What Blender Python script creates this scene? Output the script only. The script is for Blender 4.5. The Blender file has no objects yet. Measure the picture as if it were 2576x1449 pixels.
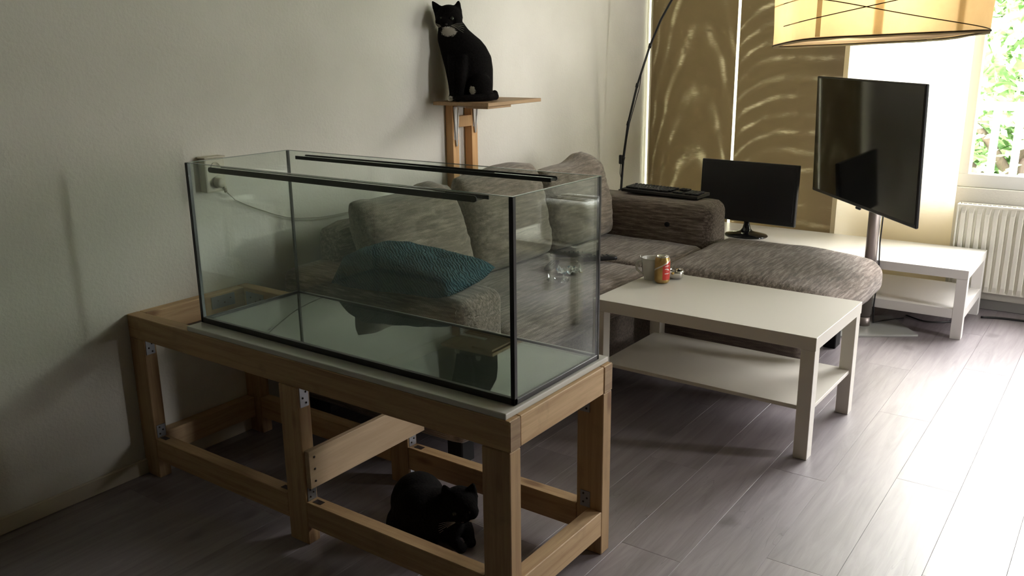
import bpy, bmesh, math, random
from mathutils import Vector, Matrix, noise
random.seed(7)
PI = math.pi
scene = bpy.context.scene
COL = scene.collection

# ------------------------------------------------------------------ camera
CAM = Vector((2.7044, -1.5468, 1.4297))
YAW, PITCH, ROLL, FPX = -0.6219, -0.2658, -0.0113, 2213.7
fw = Vector((math.sin(YAW)*math.cos(PITCH), math.cos(YAW)*math.cos(PITCH), math.sin(PITCH)))
rt = Vector((math.cos(YAW), -math.sin(YAW), 0)); up = rt.cross(fw)
r2 = rt*math.cos(ROLL) + up*math.sin(ROLL); u2 = up*math.cos(ROLL) - rt*math.sin(ROLL)
cd = bpy.data.cameras.new('camera'); cam = bpy.data.objects.new('camera', cd); COL.objects.link(cam)
M = Matrix((( r2.x, u2.x, -fw.x, CAM.x), (r2.y, u2.y, -fw.y, CAM.y), (r2.z, u2.z, -fw.z, CAM.z), (0, 0, 0, 1)))
cam.matrix_world = M
cd.sensor_width = 36; cd.lens = 36*FPX/2576; cd.clip_start = 0.02; cd.clip_end = 200
scene.camera = cam

# ------------------------------------------------------------------ light
world = bpy.data.worlds.new('sky'); scene.world = world; world.use_nodes = True
wn = world.node_tree; bg = wn.nodes['Background']
bg.inputs[0].default_value = (1.0, 0.955, 0.965, 1); bg.inputs[1].default_value = 13.0
scene.view_settings.view_transform = 'Standard'; scene.view_settings.look = 'None'
scene.view_settings.gamma = 1; scene.view_settings.exposure = 1.35
try: scene.view_settings.use_curve_mapping = False
except Exception: pass
cy = scene.cycles
cy.max_bounces = 10; cy.diffuse_bounces = 6; cy.glossy_bounces = 5; cy.transmission_bounces = 8
cy.transparent_max_bounces = 24; cy.sample_clamp_indirect = 12; cy.use_denoising = True
cy.caustics_reflective = False; cy.caustics_refractive = False

def portal(name, x0, x1, z0, z1, y):
    ld = bpy.data.lights.new(name, 'AREA'); ld.shape = 'RECTANGLE'; ld.size = x1-x0; ld.size_y = z1-z0
    ld.cycles.is_portal = True
    o = bpy.data.objects.new(name, ld); COL.objects.link(o)
    o.location = ((x0+x1)/2, y, (z0+z1)/2); o.rotation_euler = (-PI/2, 0, 0)
portal('window_portal', 1.34, 3.30, .66, 2.5, 4.03)
ld = bpy.data.lights.new('added_door_portal', 'AREA'); ld.shape = 'RECTANGLE'; ld.size = 2.4; ld.size_y = .5; ld.cycles.is_portal = True  # sampling portal for the added side door
o = bpy.data.objects.new('added_door_portal', ld); COL.objects.link(o); o.location = (4.85, 2.67, 1.25); o.rotation_euler = (0, PI/2, 0)
portal('window_portal', 0.03, 1.22, .1, 2.4, 4.03)

# ------------------------------------------------------------------ helpers
def box(bm, x0, x1, y0, y1, z0, z1, bev=0, seg=1):
    vs = [bm.verts.new(p) for p in ((x0,y0,z0),(x1,y0,z0),(x1,y1,z0),(x0,y1,z0),(x0,y0,z1),(x1,y0,z1),(x1,y1,z1),(x0,y1,z1))]
    fs = [bm.faces.new([vs[i] for i in f]) for f in ((3,2,1,0),(4,5,6,7),(0,1,5,4),(1,2,6,5),(2,3,7,6),(3,0,4,7))]
    if bev:
        es = list({e for f in fs for e in f.edges})
        bmesh.ops.bevel(bm, geom=es, offset=bev, segments=seg, affect='EDGES', profile=0.6)
    return bm
def frame_of(d):
    d = d.normalized(); a = Vector((0,0,1)) if abs(d.z) < .95 else Vector((1,0,0))
    x = d.cross(a).normalized(); return x, d.cross(x).normalized()
def tube(bm, pts, r, seg=8, cap=True):
    pts = [Vector(p) for p in pts]; n = len(pts)
    rs = r if isinstance(r, (list, tuple)) else [r]*n
    rings = []; x = None
    for i, p in enumerate(pts):
        d = (pts[min(i+1, n-1)] - pts[max(i-1, 0)]).normalized()
        if x is None: x, y = frame_of(d)
        else:
            x = (x - d*x.dot(d)).normalized(); y = d.cross(x)
        rings.append([bm.verts.new(p + (x*math.cos(2*PI*k/seg) + y*math.sin(2*PI*k/seg))*rs[i]) for k in range(seg)])
    for a, b in zip(rings, rings[1:]):
        for k in range(seg):
            f = bm.faces.new((a[k], a[(k+1)%seg], b[(k+1)%seg], b[k])); f.smooth = True
    if cap:
        bm.faces.new(rings[0][::-1]); bm.faces.new(rings[-1])
    return bm
def lathe(bm, prof, c=(0,0,0), seg=32, sx=1, sy=1):
    rings = []
    for r, z in prof:
        if r < 1e-6: rings.append([bm.verts.new((c[0], c[1], c[2]+z))])
        else: rings.append([bm.verts.new((c[0]+sx*r*math.cos(2*PI*k/seg), c[1]+sy*r*math.sin(2*PI*k/seg), c[2]+z)) for k in range(seg)])
    for a, b in zip(rings, rings[1:]):
        for k in range(seg):
            if len(a) == 1 and len(b) == 1: continue
            if len(a) == 1: f = bm.faces.new((a[0], b[(k+1)%seg], b[k]))
            elif len(b) == 1: f = bm.faces.new((a[k], a[(k+1)%seg], b[0]))
            else: f = bm.faces.new((a[k], a[(k+1)%seg], b[(k+1)%seg], b[k]))
            f.smooth = True
    return bm
def ellipsoid(bm, c, r, rot=None, seg=20, rings=12):
    ret = bmesh.ops.create_uvsphere(bm, u_segments=seg, v_segments=rings, radius=1)
    mm = Matrix.Translation(c) @ (rot or Matrix.Identity(4)) @ Matrix.Diagonal((r[0], r[1], r[2], 1))
    bmesh.ops.transform(bm, matrix=mm, verts=ret['verts'])
    for v in ret['verts']:
        for f in v.link_faces: f.smooth = True
    return bm
def soft_box(bm, x0, x1, y0, y1, z0, z1, r=.04, bulge=(0,0,0), amp=.004, fr=6, n=14, seed=0, warp=None):
    """a rounded, slightly irregular upholstered block"""
    c = Vector(((x0+x1)/2, (y0+y1)/2, (z0+z1)/2)); h = Vector(((x1-x0)/2, (y1-y0)/2, (z1-z0)/2))
    ret = bmesh.ops.create_cube(bm, size=2)
    vs = ret['verts']; es = list({e for v in vs for e in v.link_edges})
    sub = bmesh.ops.subdivide_edges(bm, edges=es, cuts=n, use_grid_fill=True)
    allv = list(bm.verts)
    for v in allv:
        q = v.co.copy()
        # denser towards the edges
        q = Vector([math.copysign(abs(k)**.75, k) for k in q])
        p = Vector((q.x*h.x, q.y*h.y, q.z*h.z))
        rr = min(r, h.x*.99, h.y*.99, h.z*.99)
        inner = Vector([max(-(h[i]-rr), min(h[i]-rr, p[i])) for i in range(3)])
        d = p - inner
        if d.length > 1e-9: p = inner + d.normalized()*rr
        b = Vector([bulge[i]*math.copysign(1, q[i])*(abs(q[i])**3)*(1-q[(i+1)%3]**2)*(1-q[(i+2)%3]**2) for i in range(3)])
        p += b
        w = p + c + Vector((seed*7.3, seed*3.1, 0))
        p += Vector((noise.noise(w*fr), noise.noise(w*fr+Vector((31,0,0))), noise.noise(w*fr+Vector((0,47,0)))))*amp
        p += Vector((noise.noise(w*fr*3.1), noise.noise(w*fr*3.1+Vector((31,0,0))), noise.noise(w*fr*3.1+Vector((0,47,0)))))*amp*.35
        p = p + c
        if warp: p = warp(p)
        v.co = p
    for v in allv:
        for f in v.link_faces: f.smooth = True
    return bm

cntmesh = {}
def mesh_from(name, bm, mat):
    bmesh.ops.recalc_face_normals(bm, faces=bm.faces)
    me = bpy.data.meshes.new(name); bm.to_mesh(me); bm.free()
    for m in (mat if isinstance(mat, (list, tuple)) else [mat]): me.materials.append(m)
    return me
def obj(name, bm, mat, parent=None):
    me = mesh_from(name, bm, mat)
    o = bpy.data.objects.new(name, me); COL.objects.link(o)
    if parent is not None: o.parent = parent
    return o
def tag(o, label=None, cat=None, group=None, kind=None):
    if label: o['label'] = label
    if cat: o['category'] = cat
    if group: o['group'] = group
    if kind: o['kind'] = kind
    return o
class Thing:
    """an Empty at the base of a thing; parts given in world coordinates (w) or local ones (l)"""
    def __init__(s, name, loc, label=None, cat=None, rz=0, group=None, kind=None):
        s.o = bpy.data.objects.new(name, None); COL.objects.link(s.o)
        s.o.empty_display_size = .05
        s.o.location = loc; s.o.rotation_euler = (0, 0, rz); s.inv = (Matrix.Translation(loc) @ Matrix.Rotation(rz, 4, 'Z')).inverted()
        tag(s.o, label, cat, group, kind)
    def w(s, name, bm, mat, parent=None, label=None):
        bmesh.ops.transform(bm, matrix=s.inv, verts=bm.verts)
        o = obj(name, bm, mat, parent or s.o); tag(o, label); return o
    def l(s, name, bm, mat, parent=None, label=None):
        o = obj(name, bm, mat, parent or s.o); tag(o, label); return o
def new(): return bmesh.new()
def struct(name, bm, mat, parent=None):
    o = obj(name, bm, mat, parent)
    if parent is None: o['kind'] = 'structure'
    return o

# ------------------------------------------------------------------ materials
class MT:
    def __init__(s, name):
        s.m = bpy.data.materials.new(name); s.m.use_nodes = True; s.t = s.m.node_tree
        s.b = s.t.nodes['Principled BSDF']; s.out = s.t.nodes['Material Output']
    def n(s, typ, **kw):
        nd = s.t.nodes.new(typ)
        for k, v in kw.items(): setattr(nd, k, v)
        return nd
    def L(s, a, b): s.t.links.new(a, b)
    def set(s, **kw):
        for k, v in kw.items():
            i = s.b.inputs[k.replace('_', ' ')]
            i.default_value = (*v, 1) if isinstance(v, tuple) and len(v) == 3 else v
        return s
    def coord(s, scale=(1,1,1), rnd=False, kind='Object', rot=(0,0,0)):
        tc = s.n('ShaderNodeTexCoord'); mp = s.n('ShaderNodeMapping')
        mp.inputs['Scale'].default_value = scale; mp.inputs['Rotation'].default_value = rot
        s.L(tc.outputs[kind], mp.inputs['Vector'])
        if rnd:
            oi = s.n('ShaderNodeObjectInfo'); mu = s.n('ShaderNodeMath', operation='MULTIPLY'); mu.inputs[1].default_value = 37.7
            s.L(oi.outputs['Random'], mu.inputs[0]); s.L(mu.outputs[0], mp.inputs['Location'])
        return mp.outputs[0]
    def noise(s, v, scale=5, detail=3, rough=.5, dist=0):
        nd = s.n('ShaderNodeTexNoise'); nd.inputs['Scale'].default_value = scale; nd.inputs['Detail'].default_value = detail
        nd.inputs['Roughness'].default_value = rough; nd.inputs['Distortion'].default_value = dist
        s.L(v, nd.inputs['Vector']); return nd.outputs[0]
    def ramp(s, v, stops, interp='LINEAR'):
        nd = s.n('ShaderNodeValToRGB'); cr = nd.color_ramp; cr.interpolation = interp
        while len(cr.elements) < len(stops): cr.elements.new(.5)
        for e, (p, c) in zip(cr.elements, stops):
            e.position = p; e.color = (*c, 1) if len(c) == 3 else c
        s.L(v, nd.inputs[0]); return nd.outputs[0]
    def mix(s, f, a, b, mode='MIX'):
        nd = s.n('ShaderNodeMix', data_type='RGBA', blend_type=mode)
        for i, x in ((0, f), (6, a), (7, b)):
            if isinstance(x, (int, float)): nd.inputs[i].default_value = x
            elif isinstance(x, tuple): nd.inputs[i].default_value = (*x, 1)
            else: s.L(x, nd.inputs[i])
        return nd.outputs[2]
    def math(s, op, a, b=None, clamp=False):
        nd = s.n('ShaderNodeMath', operation=op); nd.use_clamp = clamp
        for i, x in ((0, a), (1, b)):
            if x is None: continue
            if isinstance(x, (int, float)): nd.inputs[i].default_value = x
            else: s.L(x, nd.inputs[i])
        return nd.outputs[0]
    def bump(s, h, strength=.3, dist=.01):
        nd = s.n('ShaderNodeBump'); nd.inputs['Strength'].default_value = strength; nd.inputs['Distance'].default_value = dist
        s.L(h, nd.inputs['Height']); s.L(nd.outputs[0], s.b.inputs['Normal']); return nd.outputs[0]
def plain(name, col, rough=.5, metal=0, **kw):
    t = MT(name); t.set(Base_Color=col, Roughness=rough, Metallic=metal, **kw)
    n = t.noise(t.coord((1,1,1)), 60, 3)
    mr = t.n('ShaderNodeMapRange'); mr.inputs['To Min'].default_value = max(.02, rough-.012); mr.inputs['To Max'].default_value = min(1, rough+.012)
    t.L(n, mr.inputs[0]); t.L(mr.outputs[0], t.b.inputs['Roughness'])
    return t.m

def wall_mat(name, a, b):
    t = MT(name); v = t.coord()
    c = t.ramp(t.noise(v, 3, 4), [(.3, a), (.7, b)]); t.L(c, t.b.inputs['Base Color'])
    t.set(Roughness=.85); h = t.math('ADD', t.noise(v, 90, 4, .6), t.math('MULTIPLY', t.noise(v, 28, 3), .8))
    t.bump(h, .35, .004); return t.m
M_wall = wall_mat('white_plaster', (.66,.64,.57), (.72,.70,.63))
M_wallfar = wall_mat('white_plaster_far', (.70,.68,.62), (.76,.73,.67))
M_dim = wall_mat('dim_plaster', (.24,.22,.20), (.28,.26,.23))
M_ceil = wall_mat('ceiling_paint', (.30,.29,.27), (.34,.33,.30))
M_base = plain('cream_skirting_paint', (.60,.54,.42), .45)

def wood(name, axis, base, dark, knots=True, rough=.6, gscale=1.0, knotc=(.16,.07,.03)):
    t = MT(name); sc = {'x': (1.2,22,22), 'y': (22,1.2,22), 'z': (22,22,1.2)}[axis]
    v = t.coord(tuple(k*gscale for k in sc), rnd=True)
    g = t.noise(v, 2.2, 6, .62, .6)
    c = t.ramp(g, [(.3, dark), (.52, base), (.75, tuple(min(1, k*1.18) for k in base))])
    fine = t.noise(t.coord(tuple(k*5 for k in sc), rnd=True), 3, 2)
    c = t.mix(t.math('MULTIPLY', fine, .35), c, tuple(k*.62 for k in base))
    oi = t.n('ShaderNodeObjectInfo')
    hv = t.n('ShaderNodeHueSaturation'); t.L(c, hv.inputs['Color'])
    mr = t.n('ShaderNodeMapRange'); mr.inputs['To Min'].default_value = .86; mr.inputs['To Max'].default_value = 1.12
    t.L(oi.outputs['Random'], mr.inputs[0]); t.L(mr.outputs[0], hv.inputs['Value']); c = hv.outputs[0]
    if knots:
        ks = {'x': (3.2,9,9), 'y': (9,3.2,9), 'z': (9,9,3.2)}[axis]
        vo = t.n('ShaderNodeTexVoronoi'); vo.inputs['Scale'].default_value = 1.0
        t.L(t.coord(ks, rnd=True), vo.inputs['Vector'])
        k = t.ramp(vo.outputs['Distance'], [(.07, (1,1,1)), (.16, (0,0,0))])
        c = t.mix(t.math('MULTIPLY', k, .75), c, knotc)
        st = t.ramp(t.noise(t.coord((6,6,6), rnd=True), 1.6, 4, .6), [(.60, (0,0,0)), (.72, (1,1,1))])
        c = t.mix(t.math('MULTIPLY', st, .35), c, tuple(k*.45 for k in base))
    t.L(c, t.b.inputs['Base Color']); t.set(Roughness=rough)
    t.bump(g, .15, .003); return t.m
PINE = (.50,.33,.17); PINED = (.36,.21,.10)
M_px = wood('pine_along_x', 'x', PINE, PINED); M_py = wood('pine_along_y', 'y', (.58,.40,.22), (.42,.26,.13)); M_pz = wood('pine_along_z', 'z', PINE, PINED)
M_board = wood('pale_plywood', 'y', (.46,.335,.21), (.41,.29,.17), knots=False)
M_post2 = wood('warm_pine_post', 'z', (.62,.36,.15), (.52,.28,.11), knots=False)
M_plyshelf = wood('birch_shelf', 'y', (.50,.32,.17), (.42,.26,.13), knots=False)
M_endgrain = wood('painted_end_grain', 'y', (.38,.26,.15), (.22,.12,.07), knots=True, knotc=(.75,.68,.55))

def floor_mat():
    t = MT('grey_oak_laminate')
    v = t.coord((14, 1.1, 14), rnd=True); g = t.noise(v, 2.0, 7, .62, .8)
    c = t.ramp(g, [(.28, (.145,.120,.128)), (.5, (.235,.203,.218)), (.74, (.32,.282,.300))])
    fine = t.noise(t.coord((120, 5, 60), rnd=True), 2, 3); c = t.mix(t.math('MULTIPLY', fine, .3), c, (.13,.11,.113))
    vo = t.n('ShaderNodeTexVoronoi'); vo.inputs['Scale'].default_value = 1.0
    nz = t.noise(t.coord((9,9,9), rnd=True), 1.5, 3)
    va = t.n('ShaderNodeVectorMath', operation='ADD'); t.L(t.coord((5.0, 3.2, 5.0), rnd=True), va.inputs[0])
    cb = t.n('ShaderNodeCombineXYZ'); t.L(t.math('MULTIPLY', nz, .35), cb.inputs[0]); t.L(cb.outputs[0], va.inputs[1])
    t.L(va.outputs[0], vo.inputs['Vector'])
    k = t.ramp(vo.outputs['Distance'], [(.06, (1,1,1)), (.17, (0,0,0))]); c = t.mix(t.math('MULTIPLY', k, .65), c, (.075,.06,.06))
    cr = t.ramp(t.noise(t.coord((10, .9, 10), rnd=True), 1.7, 2, .4, 1.2), [(.492, (0,0,0)), (.5, (1,1,1)), (.508, (0,0,0))])
    cm = t.ramp(t.noise(t.coord((2,2,2), rnd=True), 1.3, 2), [(.55, (0,0,0)), (.62, (1,1,1))])
    c = t.mix(t.math('MULTIPLY', t.math('MULTIPLY', cr, cm), .5), c, (.06,.05,.05))
    oi = t.n('ShaderNodeObjectInfo'); hv = t.n('ShaderNodeHueSaturation'); t.L(c, hv.inputs['Color'])
    mr = t.n('ShaderNodeMapRange'); mr.inputs['To Min'].default_value = .9; mr.inputs['To Max'].default_value = 1.1
    t.L(oi.outputs['Random'], mr.inputs[0]); t.L(mr.outputs[0], hv.inputs['Value'])
    t.L(hv.outputs[0], t.b.inputs['Base Color']); t.set(Roughness=.48); t.b.inputs['Specular IOR Level'].default_value = 1.0; t.b.inputs['Coat Weight'].default_value = .6; t.b.inputs['Coat Roughness'].default_value = .42; t.b.inputs['Coat IOR'].default_value = 1.45
    t.bump(g, .08, .002); return t.m
M_floor = floor_mat(); M_sub = plain('dark_joint', (.07,.06,.06), .8)

def fabric(name, a, b, c3, sc=1.0, ang=0, rough=.95, bump=.5, axis='y'):
    t = MT(name)
    s1 = {'y': (70,6,70), 'x': (6,70,70), 'z': (40,40,8)}[axis]
    v = t.coord(tuple(k*sc for k in s1)); st = t.noise(v, 1.4, 5, .65)
    c = t.ramp(st, [(.36, a), (.5, b), (.64, c3)])
    wv = t.coord(tuple(sc*k for k in (420,420,420))); w = t.n('ShaderNodeTexChecker'); w.inputs['Scale'].default_value = 1.0
    nz = t.noise(t.coord((1,1,1)), 260*sc, 3, .7)
    c = t.mix(t.math('MULTIPLY', nz, .55), c, tuple(k*.45 for k in b))
    sp = t.ramp(t.noise(t.coord(tuple(k*sc*2.2 for k in s1)), 1.9, 3), [(.62, (0,0,0)), (.7, (1,1,1))])
    c = t.mix(t.math('MULTIPLY', sp, .35), c, tuple(min(1, k*1.5) for k in c3))
    wv2 = t.n('ShaderNodeTexWave', wave_type='BANDS', bands_direction='DIAGONAL'); wv2.inputs['Scale'].default_value = 62; wv2.inputs['Distortion'].default_value = 4; wv2.inputs['Detail'].default_value = 2; wv2.inputs['Detail Scale'].default_value = 3
    t.L(t.coord((1,1,1)), wv2.inputs['Vector']); c = t.mix(t.math('MULTIPLY', wv2.outputs[0], .38), c, tuple(k*.35 for k in b))
    t.L(c, t.b.inputs['Base Color']); t.set(Roughness=rough)
    t.b.inputs['Specular IOR Level'].default_value = .15
    try: t.b.inputs['Sheen Weight'].default_value = .25; t.b.inputs['Sheen Roughness'].default_value = .6
    except Exception: pass
    h = t.math('ADD', t.math('MULTIPLY', nz, .6), st); t.bump(h, bump, .004); return t.m
FA, FB, FC = (.085,.062,.048), (.235,.183,.148), (.50,.42,.365)
M_fab = fabric('sofa_weave', FA, FB, FC, axis='y'); M_fabx = fabric('sofa_weave_cross', FA, FB, FC, axis='x')
M_fabc = fabric('cushion_weave', (.13,.10,.072), (.235,.19,.142), (.39,.33,.255), axis='y', sc=.8)
M_fabd = fabric('sofa_base_weave', (.11,.085,.07), (.22,.18,.145), (.32,.27,.22), axis='x')
def blue_mat():
    t = MT('teal_knit'); v = t.coord((1,1,1))
    w = t.n('ShaderNodeTexWave', wave_type='BANDS', bands_direction='DIAGONAL'); w.inputs['Scale'].default_value = 44; w.inputs['Distortion'].default_value = 7; w.inputs['Detail'].default_value = 2
    t.L(v, w.inputs['Vector']); n = t.noise(v, 120, 3)
    c = t.ramp(w.outputs[0], [(.1, (.022,.062,.078)), (.9, (.060,.135,.155))]); c = t.mix(t.math('MULTIPLY', n, .4), c, (.018,.05,.062))
    t.L(c, t.b.inputs['Base Color']); t.set(Roughness=.95); t.b.inputs['Specular IOR Level'].default_value = .1
    t.bump(t.math('ADD', w.outputs[0], n), .8, .006); return t.m
M_blue = blue_mat()

def glass_mat(name, tint, refl=1.0, rough=0.0):
    """thin pane: light passes straight through, a fresnel share is mirrored"""
    t = MT(name); t.t.nodes.remove(t.b)
    tr = t.n('ShaderNodeBsdfTransparent'); tr.inputs[0].default_value = (*tint, 1)
    gl = t.n('ShaderNodeBsdfGlossy'); gl.inputs['Roughness'].default_value = rough; gl.inputs[0].default_value = (.95,1,.97,1)
    ge = t.n('ShaderNodeNewGeometry'); dt = t.n('ShaderNodeVectorMath', operation='DOT_PRODUCT')
    t.L(ge.outputs['Incoming'], dt.inputs[0]); t.L(ge.outputs['Normal'], dt.inputs[1])
    sch = t.math('POWER', t.math('SUBTRACT', 1.0, t.math('ABSOLUTE', dt.outputs['Value'])), 5.0)
    mx = t.n('ShaderNodeMixShader')
    t.L(t.math('MULTIPLY', t.math('ADD', t.math('MULTIPLY', sch, .96), .04), refl, True), mx.inputs[0]); t.L(tr.outputs[0], mx.inputs[1]); t.L(gl.outputs[0], mx.inputs[2])
    t.L(mx.outputs[0], t.out.inputs[0]); return t.m
M_glass = glass_mat('aquarium_glass', (.925,.955,.935), 1.25)
M_glassb = glass_mat('aquarium_bottom_glass', (.52,.545,.52), 1.6)
M_wglass = glass_mat('window_glass', (.97,.98,.97), .8)
M_gedge = plain('glass_edge_green', (.22,.30,.26), .15)
M_silicone = plain('black_silicone', (.008,.008,.007), .28)
M_white = plain('white_lacquer', (.72,.69,.62), .40)
M_whiteb = plain('white_bench_lacquer', (.80,.78,.75), .30)
M_panel = plain('white_board', (.60,.59,.54), .40)
M_paneledge = plain('white_board_edge', (.40,.40,.35), .5)
M_paint = plain('white_window_paint', (.80,.80,.77), .35)
M_rad = plain('radiator_enamel', (.74,.72,.63), .35)
M_black = plain('black_plastic', (.012,.012,.013), .38)
M_blackg = plain('black_gloss_plastic', (.008,.008,.008), .06)
M_screen = plain('dark_screen', (.006,.006,.007), .06)
M_mscreen = plain('matte_dark_screen', (.010,.010,.012), .35)
M_key = plain('grey_black_keycap', (.035,.037,.042), .55)
M_steel = plain('brushed_steel', (.34,.30,.28), .48, 1.0)
M_chrome = plain('bright_metal', (.75,.73,.70), .16, 1.0)
M_zinc = plain('zinc_plate', (.32,.33,.35), .38, .85)
M_screwh = plain('dark_screw', (.05,.035,.03), .5, .4)
M_whm = plain('white_enamel', (.80,.79,.76), .35)
M_ivory = plain('ivory_plastic', (.62,.58,.46), .42)
M_cable = plain('grey_cable', (.40,.38,.31), .5)
M_foot = plain('black_plastic_foot', (.006,.0055,.0055), .9)
M_ceramic = plain('white_ceramic', (.62,.61,.57), .14)
M_plate = plain('glass_base_plate', (.42,.42,.40), .08)

def fur(name, patches):
    t = MT(name); n = t.noise(t.coord((1,1,1)), 160, 4)
    c = t.ramp(n, [(.3, (.0035,.0032,.003)), (.8, (.012,.010,.009))])
    tc = t.n('ShaderNodeTexCoord')
    for (p, sc, r) in patches:
        s = t.n('ShaderNodeVectorMath', operation='SUBTRACT'); t.L(tc.outputs['Object'], s.inputs[0]); s.inputs[1].default_value = p
        m = t.n('ShaderNodeVectorMath', operation='MULTIPLY'); t.L(s.outputs[0], m.inputs[0]); m.inputs[1].default_value = sc
        ln = t.n('ShaderNodeVectorMath', operation='LENGTH'); t.L(m.outputs[0], ln.inputs[0])
        d = t.math('ADD', ln.outputs['Value'], t.math('MULTIPLY', t.math('SUBTRACT', n, .5), r*.9))
        f = t.ramp(t.math('DIVIDE', d, r), [(.82, (1,1,1)), (1.0, (0,0,0))])
        c = t.mix(f, c, (.55,.52,.46))
    t.L(c, t.b.inputs['Base Color']); t.set(Roughness=.9); t.b.inputs['Specular IOR Level'].default_value = .08
    t.bump(n, .5, .004); return t.m

# ------------------------------------------------------------------ room shell
XR, YR, CEIL, WY = 4.6, -3.4, 2.62, 3.81
f = struct('floor', box(new(), 0, XR, YR, WY, -.06, -.010), M_sub)
PW, PL = .193, 1.285
cache = {}
def plank_mesh(w, l):
    k = (round(w, 3), round(l, 3))
    if k not in cache:
        cache[k] = mesh_from('plank', box(new(), -w/2+.0002, w/2-.0002, -l/2+.0002, l/2-.0002, -.0095, 0, .0006), M_floor)
    return cache[k]
x = 1.985 - PW*10; row = 0
x = 1.985 - math.floor(1.985/PW)*PW - PW
while x < XR:
    xa, xb = max(x, 0.002), min(x+PW, XR-.002)
    if xb - xa > .01:
        y = YR - ((row*0.437) % 1)*PL + .002
        while y < WY:
            ya, yb = max(y, YR+.002), min(y+PL, WY-.002)
            if yb - ya > .02:
                o = bpy.data.objects.new('plank', plank_mesh(xb-xa, yb-ya)); COL.objects.link(o)
                o.parent = f; o.location = ((xa+xb)/2, (ya+yb)/2, 0)
            y += PL
    x += PW; row += 1

struct('wall_left', box(new(), -.2, 0, YR-.2, WY+.25, -.06, CEIL), M_wall)
bm = new(); box(bm, XR, XR+.2, YR-.2, 2.42, -.06, CEIL); box(bm, XR, XR+.2, 2.92, WY+.25, -.06, CEIL); box(bm, XR, XR+.2, 2.42, 2.92, -.06, .05); box(bm, XR, XR+.2, 2.42, 2.92, 2.45, CEIL)
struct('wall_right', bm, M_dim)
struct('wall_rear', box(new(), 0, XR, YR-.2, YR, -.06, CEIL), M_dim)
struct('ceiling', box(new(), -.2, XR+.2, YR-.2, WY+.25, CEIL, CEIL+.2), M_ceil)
W1 = (.03, 1.20, .10, 2.38); W2 = (1.34, 3.30, .665, 2.50)
bm = new(); D = .22
box(bm, 0, W1[0], WY, WY+D, -.06, CEIL); box(bm, W1[0], W1[1], WY, WY+D, -.06, W1[2]); box(bm, W1[0], W1[1], WY, WY+D, W1[3], CEIL)
box(bm, W1[1], W2[0], WY, WY+D, -.06, CEIL); box(bm, W2[0], W2[1], WY, WY+D, -.06, W2[2]); box(bm, W2[0], W2[1], WY, WY+D, W2[3], CEIL)
box(bm, W2[1], XR, WY, WY+D, -.06, CEIL)
struct('wall_far', bm, M_wallfar)
bm = new(); box(bm, 0.0005, .013, YR, WY-.001, 0, .055, .003); struct('baseboard_left', bm, M_base)
M_greyskirt = plain('grey_skirting', (.22,.21,.20), .5)
bm = new(); box(bm, .02, XR, WY-.014, WY-.0005, 0, .055, .003); struct('baseboard_far', bm, M_greyskirt)

def window(name, w, stiles, sill=True):
    x0, x1, z0, z1 = w; e = bpy.data.objects.new(name, None); COL.objects.link(e); e['kind'] = 'structure'
    y0, y1 = WY+.03, WY+.09
    b = new(); box(b, x0, x0+.06, y0, y1, z0, z1, .004); box(b, x1-.06, x1, y0, y1, z0, z1, .004)
    box(b, x0+.06, x1-.06, y0, y1, z0, z0+.075, .004); box(b, x0+.06, x1-.06, y0, y1, z1-.07, z1, .004)
    obj('window_frame', b, M_paint, e)
    for s in stiles: obj('mullion', box(new(), s-.035, s+.035, y0+.001, y1-.001, z0+.07, z1-.065, .004), M_paint, e)
    xs = [x0+.06] + [k for s in stiles for k in (s-.035, s+.035)] + [x1-.06]
    for a, c in zip(xs[::2], xs[1::2]): obj('pane', box(new(), a, c, y0+.026, y0+.030, z0+.07, z1-.065), M_wglass, e)
    if sill: obj('window_sill', box(new(), x0+.001, x1-.001, WY-.02, WY+.03, z0-.022, z0-.0005, .004), M_paint, e)
    return e
window('window_1', W1, [], False); window('window_2', W2, [1.905], False)
e = bpy.data.objects.new('added_light_door', None); COL.objects.link(e); e['kind'] = 'structure'  # unseen glazed door added in the right wall to let in side light
b = new()
for (a, c, d, g) in ((2.42, 2.48, .05, 2.45), (2.86, 2.92, .05, 2.45), (2.48, 2.86, .05, .30), (2.48, 2.86, 2.37, 2.45)): box(b, XR+.05, XR+.10, a, c, d, g, .003)
obj('added_door_frame', b, M_paint, e); obj('pane', box(new(), XR+.073, XR+.077, 2.48, 2.86, .30, 2.37), M_wglass, e)
obj('added_door_handle', tube(new(), [(XR+.04, 2.46, 1.05), (XR+.01, 2.46, 1.05), (XR+.01, 2.57, 1.05)], .008), M_chrome, e)

# ------------------------------------------------------------------ outside
def leaf_crown(n, c, r, size, seed):
    rnd = random.Random(seed); vs = []; fs = []
    blobs = [(Vector(c) + Vector((rnd.uniform(-1,1)*r[0]*.75, rnd.uniform(-1,1)*r[1]*.75, rnd.uniform(-1,1)*r[2]*.8)), rnd.uniform(.3,.55)) for _ in range(18)]
    for i in range(n):
        b, br = rnd.choice(blobs); d = Vector((rnd.gauss(0,1), rnd.gauss(0,1), rnd.gauss(0,1))).normalized()
        p = b + Vector((d.x*r[0], d.y*r[1], d.z*r[2]))*br*rnd.uniform(.75,1)
        a = Vector((rnd.gauss(0,1), rnd.gauss(0,1), rnd.gauss(0,1)*.6)).normalized(); q = a.cross(Vector((rnd.gauss(0,1), rnd.gauss(0,1), rnd.gauss(0,1)))).normalized()
        s = size*rnd.uniform(.6,1.3); k = len(vs)
        vs += [p-a*s, p+q*s*.45, p+a*s, p-q*s*.45]; fs.append((k,k+1,k+2,k+3))
    me = bpy.data.meshes.new('crown'); me.from_pydata([tuple(v) for v in vs], [], fs); return me
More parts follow.
